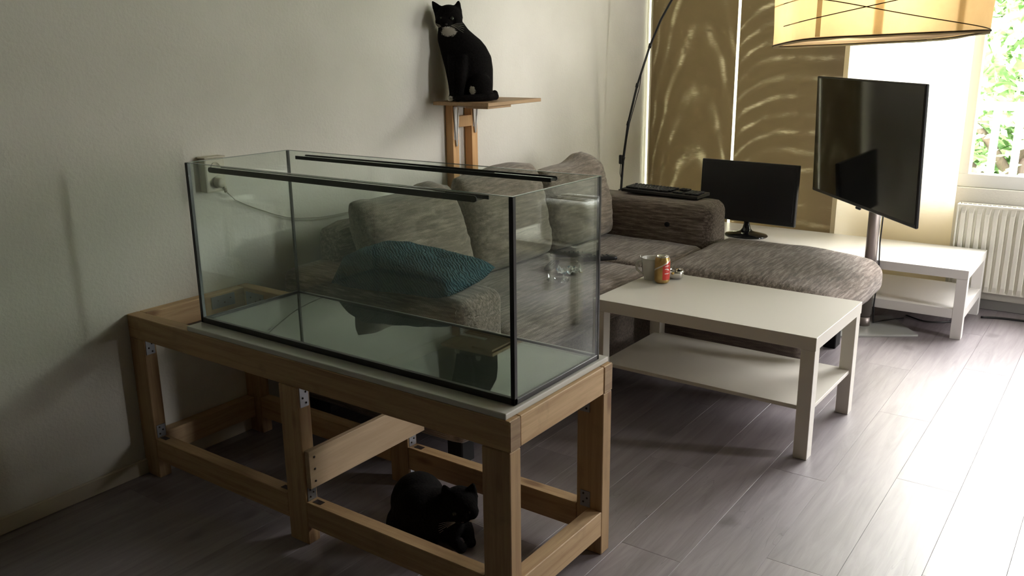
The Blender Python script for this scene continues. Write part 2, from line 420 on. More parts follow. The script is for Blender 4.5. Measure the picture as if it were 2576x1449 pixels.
def leaf_mat(name, a, b):
    t = MT(name); v = t.coord((1,1,1)); c = t.ramp(t.noise(v, 2.5, 4), [(.35, a), (.65, b)])
    t.L(c, t.b.inputs['Base Color']); t.set(Roughness=.5); return t.m
ML1 = leaf_mat('fresh_leaves', (.14,.27,.08), (.36,.52,.24)); ML2 = leaf_mat('dark_leaves', (.09,.16,.08), (.24,.36,.18))
M_bark = wood('bark', 'z', (.10,.07,.05), (.05,.035,.025), knots=False)
M_grass = leaf_mat('lawn', (.05,.10,.03), (.09,.17,.05))
gr = obj('ground', box(new(), -30, 34, WY+.6, 60, -3.2, -3.0), M_grass); gr['kind'] = 'structure'
def tree(loc, c, r, n, size, seed, mat, label, trunk=.16):
    th = Thing('tree', loc, label, 'tree', group='trees outside the window')
    me = leaf_crown(n, (c[0]-loc[0], c[1]-loc[1], c[2]-loc[2]), r, size, seed); me.materials.append(mat)
    o = bpy.data.objects.new('crown', me); COL.objects.link(o); o.parent = th.o; o['kind'] = 'stuff'
    b = new(); tube(b, [loc, (loc[0]+.05, loc[1], (loc[2]+c[2])/2), (c[0], c[1], c[2]+r[2]*.5)], [trunk, trunk*.8, trunk*.3], 10)
    for k in range(6):
        a = k*1.05; z = c[2]-r[2]*.5 + k*.25
        tube(b, [(c[0], c[1], z), (c[0]+math.cos(a)*r[0]*.35, c[1]+math.sin(a)*r[1]*.35, z+.5), (c[0]+math.cos(a)*r[0]*.7, c[1]+math.sin(a)*r[1]*.7, z+.9)], [.06,.045,.015], 6)
    th.w('trunk', b, M_bark)
tree((1.75, 9.4, -3), (1.6, 9.4, .4), (1.5, 1.3, 2.9), 16000, .085, 3, ML1, 'light green leafy tree seen through the bare window right of the television')
tree((.9, 12.8, -3), (.9, 12.8, .6), (2.6, 1.6, 3.8), 15000, .11, 5, ML2, 'darker tree behind the light green one outside the window')

me = leaf_crown(34000, (2.5, 17.0, 1.6), (16, 1.5, 4.6), .24, 11); me.materials.append(ML2)  # leaf row added to block low sky and steepen the falloff indoors
o = bpy.data.objects.new('sky_block_trees', me); COL.objects.link(o); tag(o, 'long dense row of trees added to block the low sky beyond the nearer trees', 'trees', kind='stuff')
# white balustrade outside the window
th = Thing('balcony_railing', (2.7, 4.12, .0), 'white balcony railing with square balusters outside the bare window', 'railing')
th.w('top_rail', box(new(), 1.3, 3.36, 4.085, 4.135, 1.066, 1.112, .004), M_paint)
th.w('bottom_rail', box(new(), 1.3, 3.36, 4.09, 4.13, .60, .64, .004), M_paint)
bmm = mesh_from('baluster', box(new(), -.019, .019, -.015, .015, .64, 1.066, .003), M_paint)
for k in range(18):
    o = bpy.data.objects.new('baluster', bmm); COL.objects.link(o); o.parent = th.o
    o.location = (1.318 + k*.115 - 2.7, 4.11-4.12, 0)
th.w('rail_bracket', box(new(), 1.30, 1.34, 4.02, 4.09, .605, .635), M_paint); th.w('rail_bracket', box(new(), 3.32, 3.36, 4.02, 4.09, .605, .635), M_paint)

# ------------------------------------------------------------------ panel curtains
def curtain_mat(name, diff, tlow, thigh, mode):
    t = MT(name); t.t.nodes.remove(t.b)
    tc = t.n('ShaderNodeTexCoord'); sp = t.n('ShaderNodeSeparateXYZ'); t.L(tc.outputs['Object'], sp.inputs[0]); X, Z = sp.outputs[0], sp.outputs[2]
    fine = t.noise(t.coord((11, 1, 130)), 2, 3, .65)          # fine horizontal threads
    if mode == 1:    # arches
        ax = t.math('ABSOLUTE', t.math('SUBTRACT', X, t.math('MULTIPLY', t.noise(t.coord((1,1,2.2)), 1.5, 1), .09)))
        v = t.math('ADD', t.math('MULTIPLY', Z, 16.5), t.math('MULTIPLY', t.math('POWER', t.math('MULTIPLY', ax, 4.3), 2.0), 9))
    elif mode == 2:  # shallow bands falling off to the left
        e = t.math('POWER', 2.718, t.math('MULTIPLY', t.math('ADD', X, .30), -9.0))
        v = t.math('ADD', t.math('MULTIPLY', Z, 58), t.math('MULTIPLY', e, 9))
        v = t.math('ADD', v, t.math('MULTIPLY', t.noise(t.coord((3,1,2)), 1.3, 2), 5))
    else: v = t.math('MULTIPLY', Z, 3)
    s = t.math('ADD', t.math('MULTIPLY', t.math('SINE', v), .5), .5)
    big = t.noise(t.coord((5, 1, 4)), 1.4, 2)
    s = t.math('MULTIPLY', t.math('POWER', s, 3.0), t.ramp(big, [(.36, (.12,.12,.12)), (.62, (1,1,1))]))
    k = t.math('ADD', s, t.math('MULTIPLY', t.math('SUBTRACT', fine, .5), 4.5))
    br = t.ramp(k, [(.55, (0,0,0)), (1.25, (1,1,1))])
    mid = t.math('MULTIPLY', s, .13)
    f = t.math('ADD', t.math('MULTIPLY', t.math('MULTIPLY', br, s), .9), mid, True)
    fa = t.math('ADD', f, t.math('MULTIPLY', t.math('SUBTRACT', fine, .5), .10), True)
    dcol = t.mix(t.math('MULTIPLY', fine, .4), diff, tuple(q*.7 for q in diff))
    tcol = t.mix(fa, tlow, thigh)
    d = t.n('ShaderNodeBsdfDiffuse'); t.L(dcol, d.inputs[0]); r = t.n('ShaderNodeBsdfTranslucent'); t.L(tcol, r.inputs[0])
    a = t.n('ShaderNodeAddShader'); t.L(d.outputs[0], a.inputs[0]); t.L(r.outputs[0], a.inputs[1]); t.L(a.outputs[0], t.out.inputs[0]); return t.m
CB = (.26,.195,.11)
MC1 = curtain_mat('curtain_arched_weave', CB, (.017,.0122,.0060), (.115,.102,.074), 1)
MC2 = curtain_mat('curtain_banded_weave', CB, (.017,.0122,.0060), (.115,.102,.074), 2)
MC3 = curtain_mat('curtain_sheer_weave', (.24,.20,.12), (.72,.67,.54), (.75,.71,.59), 3)
def curtain(x0, x1, y, zb, mat, label, seed):
    xc = (x0+x1)/2; th = Thing('panel_curtain', (xc, y, zb), label, 'curtain', group='panel curtains')
    b = new(); nx, nz = 16, 24; H = 2.56 - zb; g = [[None]*(nz+1) for _ in range(nx+1)]
    for i in range(nx+1):
        for j in range(nz+1):
            xx = (i/nx-.5)*(x1-x0); zz = j/nz*H
            yy = .004*noise.noise(Vector((xx*3+seed*9, 0, zz*1.2))); g[i][j] = b.verts.new((xx, yy, zz))
    for i in range(nx):
        for j in range(nz):
            b.faces.new((g[i][j], g[i+1][j], g[i+1][j+1], g[i][j+1])).smooth = True
    th.l('fabric', b, mat)
    th.l('bottom_bar', box(new(), -(x1-x0)/2, (x1-x0)/2, -.006, .006, -.004, .02, .002), plain('curtain_hem', CB, .7))
    th.l('top_rail', box(new(), -(x1-x0)/2, (x1-x0)/2, -.01, .01, H, H+.05, .003), M_whm)
curtain(.042, .608, 3.738, .30, MC1, 'brown woven panel curtain nearest the corner, with arched light streaks', 1)
curtain(.628, 1.252, 3.732, .30, MC2, 'brown woven panel curtain with wavy horizontal streaks, behind the small monitor', 2)
curtain(1.278, 1.905, 3.732, .10, MC3, 'pale glowing panel curtain behind the television and its pole', 3)

t = MT('added_net_fabric'); t.t.nodes.remove(t.b); r_ = t.n('ShaderNodeBsdfTranslucent'); t.L(t.ramp(t.noise(t.coord((1,1,1)), 200, 2), [(.3, (.30,.28,.22)), (.7, (.38,.36,.29))]), r_.inputs[0]); t.L(r_.outputs[0], t.out.inputs[0])
b = new(); prev = None  # net added behind the panels so the slits glow white, not green
for i in range(41):
    xx = .035+1.16*i/40; yy = 3.79 + .006*math.sin(i*1.25); a_ = b.verts.new((xx, yy, .08)); c_ = b.verts.new((xx, yy, 2.42))
    if prev: b.faces.new((prev[0], a_, c_, prev[1])).smooth = True
    prev = (a_, c_)
o = obj('added_slit_net', b, t.m); tag(o, 'thin net added to make the slits beside the brown panels glow white', 'curtain')
# ------------------------------------------------------------------ radiator
th = Thing('radiator', (2.6, 3.76, .095), 'cream panel radiator with vertical ribs below the window', 'radiator')
b = new(); x0, x1, z0, z1 = 1.93, 3.35, .11, .575; n = 36; pitch = (x1-x0)/n; prof = []
for k in range(n):
    a = x0+k*pitch; prof += [(a, 3.738), (a+pitch*.22, 3.738), (a+pitch*.34, 3.724), (a+pitch*.82, 3.724), (a+pitch*.94, 3.738)]
prof.append((x1, 3.738))
lo = [b.verts.new((p[0], p[1], z0+.035)) for p in prof]; hi = [b.verts.new((p[0], p[1], z1-.035)) for p in prof]
for i in range(len(prof)-1): b.faces.new((lo[i], lo[i+1], hi[i+1], hi[i]))
lf = [b.verts.new((p[0], 3.735, z0)) for p in prof]; hf = [b.verts.new((p[0], 3.735, z1)) for p in prof]
for i in range(len(prof)-1): b.faces.new((lf[i], lf[i+1], lo[i+1], lo[i])); b.faces.new((hi[i], hi[i+1], hf[i+1], hf[i]))
th.w('front_panel', b, M_rad)
th.w('back_panel', box(new(), x0, x1, 3.775, 3.79, z0, z1), M_rad)
th.w('side_cover', box(new(), x0-.012, x0-.001, 3.727, 3.79, z0-.005, z1+.012, .003), M_rad); th.w('side_cover', box(new(), x1+.001, x1+.012, 3.727, 3.79, z0-.005, z1+.012, .003), M_rad)
b = new(); box(b, x0, x1, 3.725, 3.74, z1+.001, z1+.013, .003); box(b, x0, x1, 3.78, 3.792, z1+.001, z1+.013, .003)
for k in range(60): xx = x0+.01+k*(x1-x0-.02)/59; box(b, xx-.003, xx+.003, 3.74, 3.78, z1+.003, z1+.010)
th.w('top_grille', b, M_rad)
th.w('pipe', tube(new(), [(2.05, 3.76, .11), (2.05, 3.76, .0)], .008), M_rad)

# ------------------------------------------------------------------ wooden stand
th = Thing('aquarium_stand', (.79, .246, 0), 'rough pine beam stand with white top board carrying the empty glass tank', 'stand')
LX, DY, HT, T = 1.584, .492, .583, .045
def post(x0, x1, y0, y1, z1): return th.w('post', box(new(), x0, x1, y0, y1, 0, z1, .002), M_pz)
for (x0, x1) in ((.002, .082), (.757, .838), (1.499, 1.584)):
    post(x0, x1, 0, T, HT-.0815); post(x0, x1, DY-T, DY, HT-.0815)
th.w('top_beam', box(new(), .002, LX, 0, T, HT-.08, HT, .002), M_px); th.w('top_beam', box(new(), .002, LX, DY-T, DY, HT-.08, HT, .002), M_px)
th.w('end_beam', box(new(), .002, .047, T+.001, DY-T-.001, HT-.08, HT, .002), M_py); th.w('end_beam', box(new(), LX-.045, LX, T+.001, DY-T-.001, HT-.08, HT, .002), M_py)
for y0 in (0, DY-T):
    th.w('stretcher', box(new(), .083, .756, y0, y0+T, .068, .148, .002), M_px); th.w('stretcher', box(new(), .839, 1.498, y0, y0+T, .062, .142, .002), M_px)
th.w('end_stretcher', box(new(), .002, .047, T+.001, DY-T-.001, .064, .144, .002), M_py); th.w('end_stretcher', box(new(), LX-.045, LX, T+.001, DY-T-.001, .062, .140, .002), M_py)
th.w('beam_end', box(new(), LX+.0002, LX+.0016, .002, T-.002, HT-.078, HT-.002), M_endgrain, label='paint-flaked beam end'); th.w('beam_end', box(new(), LX+.0002, LX+.0016, DY-T+.002, DY-.002, HT-.078, HT-.002), M_endgrain, label='paint-flaked beam end')
cb = th.w('cross_board', box(new(), .840, .858, .006, .512, .186, .306, .0015), M_board)
for z in (.207, .246, .284):
    th.w('screw', lathe(new(), [(0,.0),(.0035,.0),(.0035,.001),(0,.001)], seg=10), M_screwh, cb)
    cb.children[-1].rotation_euler = (0, PI/2, 0); cb.children[-1].location = (th.inv @ Vector((.8581, .027, z)))
    for v in cb.children[-1].data.vertices: v.co = v.co - (th.inv.translation)
# galvanised angle brackets (plates with holes) where beams and posts meet
def bracket(p, ax, along, l=.06, wdt=.032):
    b = new(); p = Vector(p); ax = Vector(ax); al = Vector(along); n = ax.cross(al)
    for (u, v, w_) in ((al, ax, n),):
        A = p; q = [A - w_*wdt/2, A + w_*wdt/2, A + w_*wdt/2 + u*l, A - w_*wdt/2 + u*l]
        lo = [b.verts.new(k + v*.0004) for k in q]; hi = [b.verts.new(k + v*.0022) for k in q]
        b.faces.new(lo[::-1]); b.faces.new(hi)
        for i in range(4): b.faces.new((lo[i], lo[(i+1)%4], hi[(i+1)%4], hi[i]))
    o = th.w('metal_bracket', b, M_zinc)
    for k in (.28, .55, .82):
        b = new(); c = p + al*l*k + ax*.0023 + n*(.006 if k != .55 else -.006); ellipsoid(b, c, (.0032,.0032,.0032), seg=8, rings=6)
        th.w('screw', b, M_screwh, o)
zt = HT-.082
bracket((.838, .022, zt), (1,0,0), (0,0,-1), .062); bracket((.838, DY-.022, zt), (1,0,0), (0,0,-1), .062)
bracket((.838, .024, .142), (1,0,0), (0,0,1), .042); bracket((.838, DY-.022, .143), (1,0,0), (0,0,1), .042); bracket((.838, DY-.022, .058), (1,0,0), (0,0,-1), .05)
bracket((.082, .022, zt), (1,0,0), (0,0,-1), .05); bracket((.082, .024, .149), (1,0,0), (0,0,1), .045)
bracket((.10, T, HT-.04), (0,1,0), (1,0,0), .06, .04); bracket((.055, DY-T, HT-.04), (0,-1,0), (1,0,0), .10, .05)
bracket((LX-.06, DY-T, HT-.085), (0,-1,0), (0,0,-1), .06); bracket((LX-.055, DY-T, .142), (0,-1,0), (0,0,1), .05)
bracket((.047, .30, HT-.03), (1,0,0), (0,1,0), .10, .045)
for (xx, yy) in ((.87, .022), (.87, DY-.022), (.105, .022), (.728, .022)):
    b = new(); box(b, xx-.016, xx+.016, yy-.009, yy+.009, .1425 if xx > .8 else .1485, .1432 if xx > .8 else .1492); th.w('mortise_recess', b, M_screwh)
BX0, BX1, BT = .335, 1.572, .0165
tb = th.w('top_board', box(new(), BX0, BX1, .002, DY-.002, HT+.0005, HT+BT, .003, 2), M_panel)
del tb

# ------------------------------------------------------------------ aquarium
ZB = HT+BT+.0005; TX0, TX1, TY0, TY1, TT = .341, 1.5617, .0536, .4539, 1.1054; G = .008
th = Thing('aquarium', ((TX0+TX1)/2, (TY0+TY1)/2, ZB), 'large empty rectangular glass tank with black silicone edges on the pine stand', 'aquarium')
th.w('bottom_pane', box(new(), TX0, TX1, TY0, TY1, ZB+.001, ZB+.009), M_glassb)
z0 = ZB+.0095
def pane(*a): return th.w('glass_pane', box(new(), *a), M_glass)
pane(TX0, TX1, TY0, TY0+G, z0, TT); pane(TX0, TX1, TY1-G, TY1, z0, TT)
pane(TX0, TX0+G, TY0+G+.0005, TY1-G-.0005, z0, TT); pane(TX1-G, TX1, TY0+G+.0005, TY1-G-.0005, z0, TT)
e = .0006; th.w('pane_rim', box(box(box(box(new(), TX0, TX1, TY0, TY0+G, TT+e, TT+.0015), TX0, TX1, TY1-G, TY1, TT+e, TT+.0015), TX0, TX0+G, TY0+G, TY1-G, TT+e, TT+.0015), TX1-G, TX1, TY0+G, TY1-G, TT+e, TT+.0015), M_gedge, label='thin green polished glass rim')
s = .0115
for (cx, cyy, dx, dy) in ((TX0, TY0, 1, 1), (TX1, TY0, -1, 1), (TX0, TY1, 1, -1), (TX1, TY1, -1, -1)):
    w_ = s if dy > 0 else .008
    xa, xb = sorted((cx - dx*.0008, cx + dx*w_)); ya, yb = sorted((cyy - dy*.0008, cyy + dy*w_))
    th.w('silicone_seam', box(new(), xa, xb, ya, yb, ZB+.001, TT, .001), M_silicone)
for (a, c, q, d) in ((TX0-.0008, TX1+.0008, TY0-.0008, TY0+.011), (TX0-.0008, TX1+.0008, TY1-.007, TY1+.0008)):
    th.w('silicone_seam', box(new(), a, c, q, d, ZB, ZB+.0175 if q < .2 else ZB+.012, .001), M_silicone)
for (a, c) in ((TX0-.0008, TX0+.009), (TX1-.009, TX1+.0008)):
    th.w('silicone_seam', box(new(), a, c, TY0+.008, TY1-.008, ZB, ZB+.014, .001), M_silicone)
def capsule_bar(y, x0, x1, z, h, t_):
    b = new(); n = 8; r = h/2; pr = []
    for k in range(n+1): a = PI/2 + PI*k/n; pr.append((x0+r+math.cos(a)*r, z+math.sin(a)*r))
    for k in range(n+1): a = -PI/2 + PI*k/n; pr.append((x1-r+math.cos(a)*r, z+math.sin(a)*r))
    A = [b.verts.new((p[0], y, p[1])) for p in pr]; B = [b.verts.new((p[0], y+t_, p[1])) for p in pr]
    b.faces.new(A); b.faces.new(B[::-1])
    for i in range(len(pr)): j = (i+1) % len(pr); b.faces.new((A[i], B[i], B[j], A[j]))
    return b
# front brace: silicone bead on the pane + horizontal glass strip behind it
br = th.w('brace', box(new(), .452, 1.452, TY0+G+.001, TY0+G+.036, 1.087, 1.095), M_glass)
th.w('silicone_bead', capsule_bar(TY0+G, .441, 1.452, 1.0905, .0155, .003), M_silicone, br)
th.w('polished_edge', box(new(), .455, 1.462, TY0+G+.034, TY0+G+.0375, 1.086, 1.096, .001), M_silicone, br)
br = th.w('brace', box(new(), .435, 1.430, TY1-G-.036, TY1-G-.001, 1.087, 1.095), M_glass)
th.w('silicone_bead', capsule_bar(TY1-G-.0035, .437, 1.432, 1.091, .013, .003), M_silicone, br)
th.w('polished_edge', box(new(), .430, 1.434, TY1-G-.0385, TY1-G-.035, 1.085, 1.0965, .001), M_silicone, br)

# ------------------------------------------------------------------ coffee table
def lack(th, x0, x1, y0, y1, H, top, leg, shelf, shelf_t, mat, inset=0.0):
    th.w('tabletop', box(new(), x0, x1, y0, y1, H-top, H, .0012), mat)
    for (a, c) in ((x0+inset, x0+inset+leg), (x1-inset-leg, x1-inset)):
        for (d, e_) in ((y0+inset, y0+inset+leg), (y1-inset-leg, y1-inset)):
            th.w('leg', box(new(), a, c, d, e_, 0, H-top-.0006, .001), mat)
th = Thing('coffee_table', (1.435, 1.66, 0), 'white rectangular coffee table with lower shelf in front of the sofa', 'table')
CT = Matrix.Rotation(-.0154, 4, 'Z')
TH = .4594
def ctbox(*a, bev=.0012):
    b = box(new(), *a, bev); bmesh.ops.transform(b, matrix=Matrix.Translation((1.8853, 1.3852, 0)) @ CT, verts=b.verts); return b
th.w('tabletop', ctbox(-.895, 0, 0, .55, TH-.048, TH), M_white)
for a in (-.893, -.052):
    for c in (.002, .498): th.w('leg', ctbox(a, a+.05, c, c+.05, 0, TH-.0486), M_white)
th.w('shelf', ctbox(-.870, -.012, .052-.02, .518, .172, .187), M_white)

# ------------------------------------------------------------------ low white bench
th = Thing('low_bench', (1.35, 3.40, 0), 'long low white bench with bottom shelf below the curtains, carrying the small monitor', 'bench')
BH = .355; bx0, bx1, by0, by1 = .605, 2.095, 3.141, 3.70
th.w('tabletop', box(new(), bx0, bx1, by0, by1, BH-.046, BH, .0012), M_whiteb)
for a in (bx0+.001, bx1-.051):
    for c in (by0+.001, by1-.051): th.w('leg', box(new(), a, a+.05, c, c+.05, 0, BH-.0465, .001), M_whiteb)
th.w('shelf', box(box(new(), bx0+.052, bx1-.052, by0+.001, by1-.001, .104, .152, .001), bx1-.0505, bx1-.001, by0+.0515, by1-.052, .104, .152, .001), M_whiteb)

# ------------------------------------------------------------------ sofa
th = Thing('sofa', (.6, 1.72, 0), 'brown woven corner sofa with low chaise and frayed armrest behind the tank', 'sofa')
th.w('base', soft_box(new(), .10, .93, .70, 2.78, .10, .30, .02, (.004,.004,0), .003, n=16, seed=1), M_fabd)
th.w('backrest', soft_box(new(), .055, .20, .80, 2.66, .12, .765, .05, (.01,0,.004), .006, n=14, seed=2), M_fab)
arm_n = th.w('armrest', soft_box(new(), .05, .945, .612, .868, .095, .622, .045, (.008,.008,.006), .005, 7, n=20, seed=3), M_fabx)
th.w('armrest', soft_box(new(), .05, .965, 2.60, 2.84, .095, .655, .055, (.012,.006,.002), .004, 7, n=18, seed=4), M_fabx)
th.w('seat_cushion', soft_box(new(), .19, .955, .872, 2.03, .29, .455, .045, (.010,0,.012), .006, 6, n=18, seed=5), M_fab)
th.w('seat_cushion', soft_box(new(), .19, .955, 2.04, 2.598, .29, .452, .045, (.008,0,.008), .006, 6, n=14, seed=6), M_fab)
th.w('chaise_base', soft_box(new(), .955, 1.66, 2.04, 2.80, .115, .29, .03, (.004,.004,0), .004, n=10, seed=7), M_fabd)
def chw(p):
    t_ = max(0, (p.x-1.35)/.45); t_ = min(1, t_)
    s_ = max(0, (p.z-.28)/.19); q = Vector(p)
    q.z -= .038*t_**2.5*s_
    v_ = max(0, (2.2-p.y)/.2); q.z -= .01*v_**2*s_
    return q
th.w('chaise_cushion', soft_box(new(), .962, 1.785, 1.985, 2.80, .28, .472, .07, (.012,.01,.012), .006, 6, n=20, seed=8, warp=chw), M_fab)
def sofa_cushion(name, yc, w, z0, z1, xb, xt, lean, seed, hump, slope):
    """loose back cushion: u across (y), v up (z); thick in x"""
    b = new(); nu, nv = 40, 40; F = {}; 
    for side in (1, -1):
        for i in range(nu+1):
            for j in range(nv+1):
                u = -1 + 2*i/nu; v = -1 + 2*j/nv
                u_ = math.copysign(abs(u)**.8, u); v_ = math.copysign(abs(v)**.8, v)
                edge = (1-abs(u_)**4)*(1-abs(v_)**4); t_ = .10*max(0, edge)**.42
                if side == -1 and (i in (0, nu) or j in (0, nv)): F[(side,i,j)] = F[(1,i,j)]; continue
                ww = w/2*(1 - .045*(v_+1)/2*1.0 - .03*(1-v_*v_)*0)
                y = yc + u_*ww + slope*v_*.5
                z = (z0+z1)/2 + v_*(z1-z0)/2 - .008*(u_*u_)*(1 if v_ > 0 else 0)*v_ + hump(u_)*max(0, v_)**2
                xx = xb + (xt-xb)*(v_+1)/2
                q = Vector((u_*2+seed*5, v_*2, side*3))
                wr = .013*noise.noise(q*1.1) + .013*abs(noise.noise(Vector((u_*2.2+v_*1.8, v_*5-u_*2, seed*3.3)))) - .004*abs(noise.noise(Vector((u_*6, v_*7, seed))))
                # slack folds running in from the lower corners
                fold = .024*math.exp(-((v_+.55+.5*u_)/.09)**2)*max(0, .9-abs(u_+.3)) + .018*math.exp(-((v_+.15+.35*u_)/.06)**2)*max(0, .6-abs(u_+.4))
                x_ = xx + side*(t_ + (wr if edge > 0 else 0)*min(1, edge*3)) - (fold if side == 1 else 0)
                F[(side,i,j)] = b.verts.new((x_ + lean*v_*.5, y, z))
    for side in (1, -1):
        for i in range(nu):
            for j in range(nv):
                q = [F[(side,i,j)], F[(side,i+1,j)], F[(side,i+1,j+1)], F[(side,i,j+1)]]
                if side == -1: q.reverse()
                if len(set(q)) == 4:
                    f_ = b.faces.new(q); f_.smooth = True
    o = obj(name, b, M_fabc); return o
def place_cushion(label, yc, *a):
    o = sofa_cushion('back_cushion', 0, *a); o.location = (0, yc, 0); tag(o, label, 'cushion', 'loose back cushions on the sofa')
place_cushion('loose back cushion nearest the camera, leaning behind the blue pillow', 1.075, .60, .466, .872, .395, .29, 0, 1, lambda u: .030*math.exp(-((u-.55)/.28)**2) + .012*math.exp(-((u+.85)/.2)**2), -.02)
place_cushion('middle loose back cushion with rounded top, between two others', 1.695, .61, .467, .897, .385, .29, 0, 2, lambda u: .02*math.exp(-((u-.3)/.5)**2), .0)
place_cushion('loose back cushion beside the armrest that carries the keyboard', 2.295, .57, .464, .862, .395, .31, 0, 3, lambda u: .045*math.exp(-((u-.45)/.3)**2), .01)
# frayed corner of the near armrest
b = new(); rnd = random.Random(5)
for k in range(90):
    p = Vector((.915+rnd.uniform(-.05,.03), .612+rnd.uniform(-.006,.08), .60-abs(rnd.gauss(0,.10))))
    if p.y > .625: p.x = .950+rnd.uniform(0,.006)
    elif p.z < .6: p.y = .606
    d = Vector((rnd.uniform(0,.5), rnd.uniform(-.5,.1), rnd.uniform(-1,.2))).normalized()*rnd.uniform(.012,.035)
    tube(b, [p, p+d*.5+Vector((rnd.uniform(-.004,.004), 0, .003)), p+d], .0009, 4)
o = th.w('frayed_threads', b, M_fabc, arm_n); o['kind'] = 'stuff'
for (x_, y_) in ((.86, .70), (.12, .70), (.86, 2.74), (.12, 2.74)):
    th.w('foot', box(new(), x_-.035, x_+.035, y_-.035, y_+.035, 0, .10, .004), M_foot)
for (x_, y_) in ((1.59, 2.70), (1.59, 2.12)):
    b = new(); box(b, x_-.03, x_+.03, y_-.04, y_+.04, 0, .117, .004)
    th.w('foot', b, M_foot)
b = new(); ellipsoid(b, (.735, 2.594, .535), (.015,.006,.013)); th.w('button', b, M_foot)

# ------------------------------------------------------------------ blue pillow draped on the near armrest
b = new(); nu = 30; F = {}
for side in (1, -1):
    for i in range(nu+1):
        for j in range(nu+1):
            u = -1+2*i/nu; v = -1+2*j/nu
            if side == -1 and (i in (0, nu) or j in (0, nu)): F[(side,i,j)] = F[(1,i,j)]; continue
            t_ = .055*max(0, (1-u**4)*(1-v**4))**.5
            rr_ = 1 - .07*(u*u*v*v); X_ = .27*u*rr_*(1-.05*(1-v*v)); Y_ = .165*v*rr_*(1-.08*(1-u*u))
            wr = .022*noise.noise(Vector((u*2.6, v*2.4, 4+side))) + .008*noise.noise(Vector((u*7, v*7, 9)))
            z = side*(t_+wr*(1-u*u)*(1-v*v))
            z += .022*math.exp(-((u+.35)/.45)**2 - ((v+.1)/.6)**2)*(side > 0)
            F[(side,i,j)] = b.verts.new((X_, Y_, z))
for side in (1, -1):
    for i in range(nu):
        for j in range(nu):
            q = [F[(side,i,j)], F[(side,i+1,j)], F[(side,i+1,j+1)], F[(side,i,j+1)]]
            if side == -1: q.reverse()
            b.faces.new(q).smooth = True
mm = Matrix.Translation((.640, .728, .676)) @ Matrix.Rotation(.09, 4, 'Z') @ Matrix.Rotation(.05, 4, 'Y') @ Matrix.Rotation(.07, 4, 'X')
bmesh.ops.transform(b, matrix=mm, verts=b.verts)
for v in b.verts:           # the part beyond the armrest sags over its side, the rest settles on it
    if v.co.y < .61: v.co.z -= (.61-v.co.y)*.9
    if v.co.y > .61 and v.co.z < .6335: v.co.z = .6335 + (v.co.z-.6335)*.04
    if v.co.y < .615 and v.co.z < .634: v.co.y = min(v.co.y, .598)
bmesh.ops.translate(b, vec=Vector((-.605, -.745, -.63)), verts=b.verts)
o = obj('pillow', b, M_blue); o.location = (.605, .745, .63); tag(o, 'teal blue knitted pillow lying on the near armrest of the sofa', 'pillow')

# ------------------------------------------------------------------ things on the coffee table
TZ = TH+.0008
th = Thing('mug', (1.045, 1.80, TZ), 'plain white ceramic mug beside the golden can on the coffee table', 'mug')
b = new(); lathe(b, [(0,0),(.028,0),(.030,.003),(.034,.035),(.040,.085),(.042,.094),(.0405,.096),(.038,.093),(.032,.04),(.027,.008),(0,.007)], seg=36); th.l('body', b, M_ceramic)
b = new(); hd = Vector((-.79,-.61,0)).normalized(); hp = [(.034,.078),(.055,.080),(.066,.066),(.062,.046),(.044,.028),(.032,.026)]
tube(b, [hd*r_ + Vector((0,0,z)) for r_, z in hp], .0045, 8); th.l('handle', b, M_ceramic)
th.l('teaspoon', tube(new(), [Vector((-.030,-.015,.015)), Vector((-.036,-.024,.09)), Vector((-.040,-.028,.106))], .0012, 6), M_chrome)
def can_mat():
    t = MT('gold_and_red_can'); tc = t.n('ShaderNodeTexCoord'); sp = t.n('ShaderNodeSeparateXYZ'); t.L(tc.outputs['Object'], sp.inputs[0])
    ang = t.math('ARCTAN2', sp.outputs[1], sp.outputs[0]); z = sp.outputs[2]
    a2 = t.math('SUBTRACT', ang, -.45)     # label centre
    edge = t.math('SUBTRACT', z, t.math('MULTIPLY', a2, .018))
    inz = t.math('MULTIPLY', t.math('GREATER_THAN', z, .018), t.math('LESS_THAN', edge, .088))
    ina = t.math('LESS_THAN', t.math('ABSOLUTE', a2), .62)
    red = t.math('MULTIPLY', inz, ina)
    scr = t.n('ShaderNodeTexWave', wave_type='RINGS'); scr.inputs['Scale'].default_value = 22; scr.inputs['Distortion'].default_value = 9; scr.inputs['Detail'].default_value = 1
    t.L(tc.outputs['Object'], scr.inputs['Vector'])
    wr = t.math('MULTIPLY', t.math('GREATER_THAN', scr.outputs[0], .86), t.math('MULTIPLY', t.math('LESS_THAN', t.math('ABSOLUTE', a2), .33), t.math('LESS_THAN', t.math('ABSOLUTE', t.math('SUBTRACT', z, .06)), .022)))
    gold = t.ramp(t.noise(t.coord((1,1,1)), 30, 2), [(.3, (.42,.27,.09)), (.7, (.52,.36,.14))])
    band = t.math('LESS_THAN', t.math('ABSOLUTE', t.math('SUBTRACT', edge, .092)), .003)
    c = t.mix(band, gold, (.75,.72,.66)); c = t.mix(red, c, (.62,.05,.04)); c = t.mix(t.math('MULTIPLY', wr, red), c, (.85,.75,.70))
    t.L(c, t.b.inputs['Base Color']); m_ = t.math('SUBTRACT', .75, t.math('MULTIPLY', red, .7)); t.L(m_, t.b.inputs['Metallic']); t.set(Roughness=.28); return t.m
th = Thing('drink_can', (1.112, 1.772, TZ), 'golden drink can with a red label standing in front of the mug', 'can')
th.l('body', lathe(new(), [(0,.003),(.022,.003),(.024,0),(.027,.003),(.0325,.010),(.033,.014),(.033,.098),(.031,.105),(.0275,.112)], seg=36), can_mat())
th.l('lid', lathe(new(), [(.0272,.1122),(.0275,.1155),(.026,.1155),(.0245,.111),(0,.111)], seg=32), M_chrome)
th.l('pull_tab', box(new(), -.008, .010, -.006, .006, .1112, .1128, .0005), M_chrome)
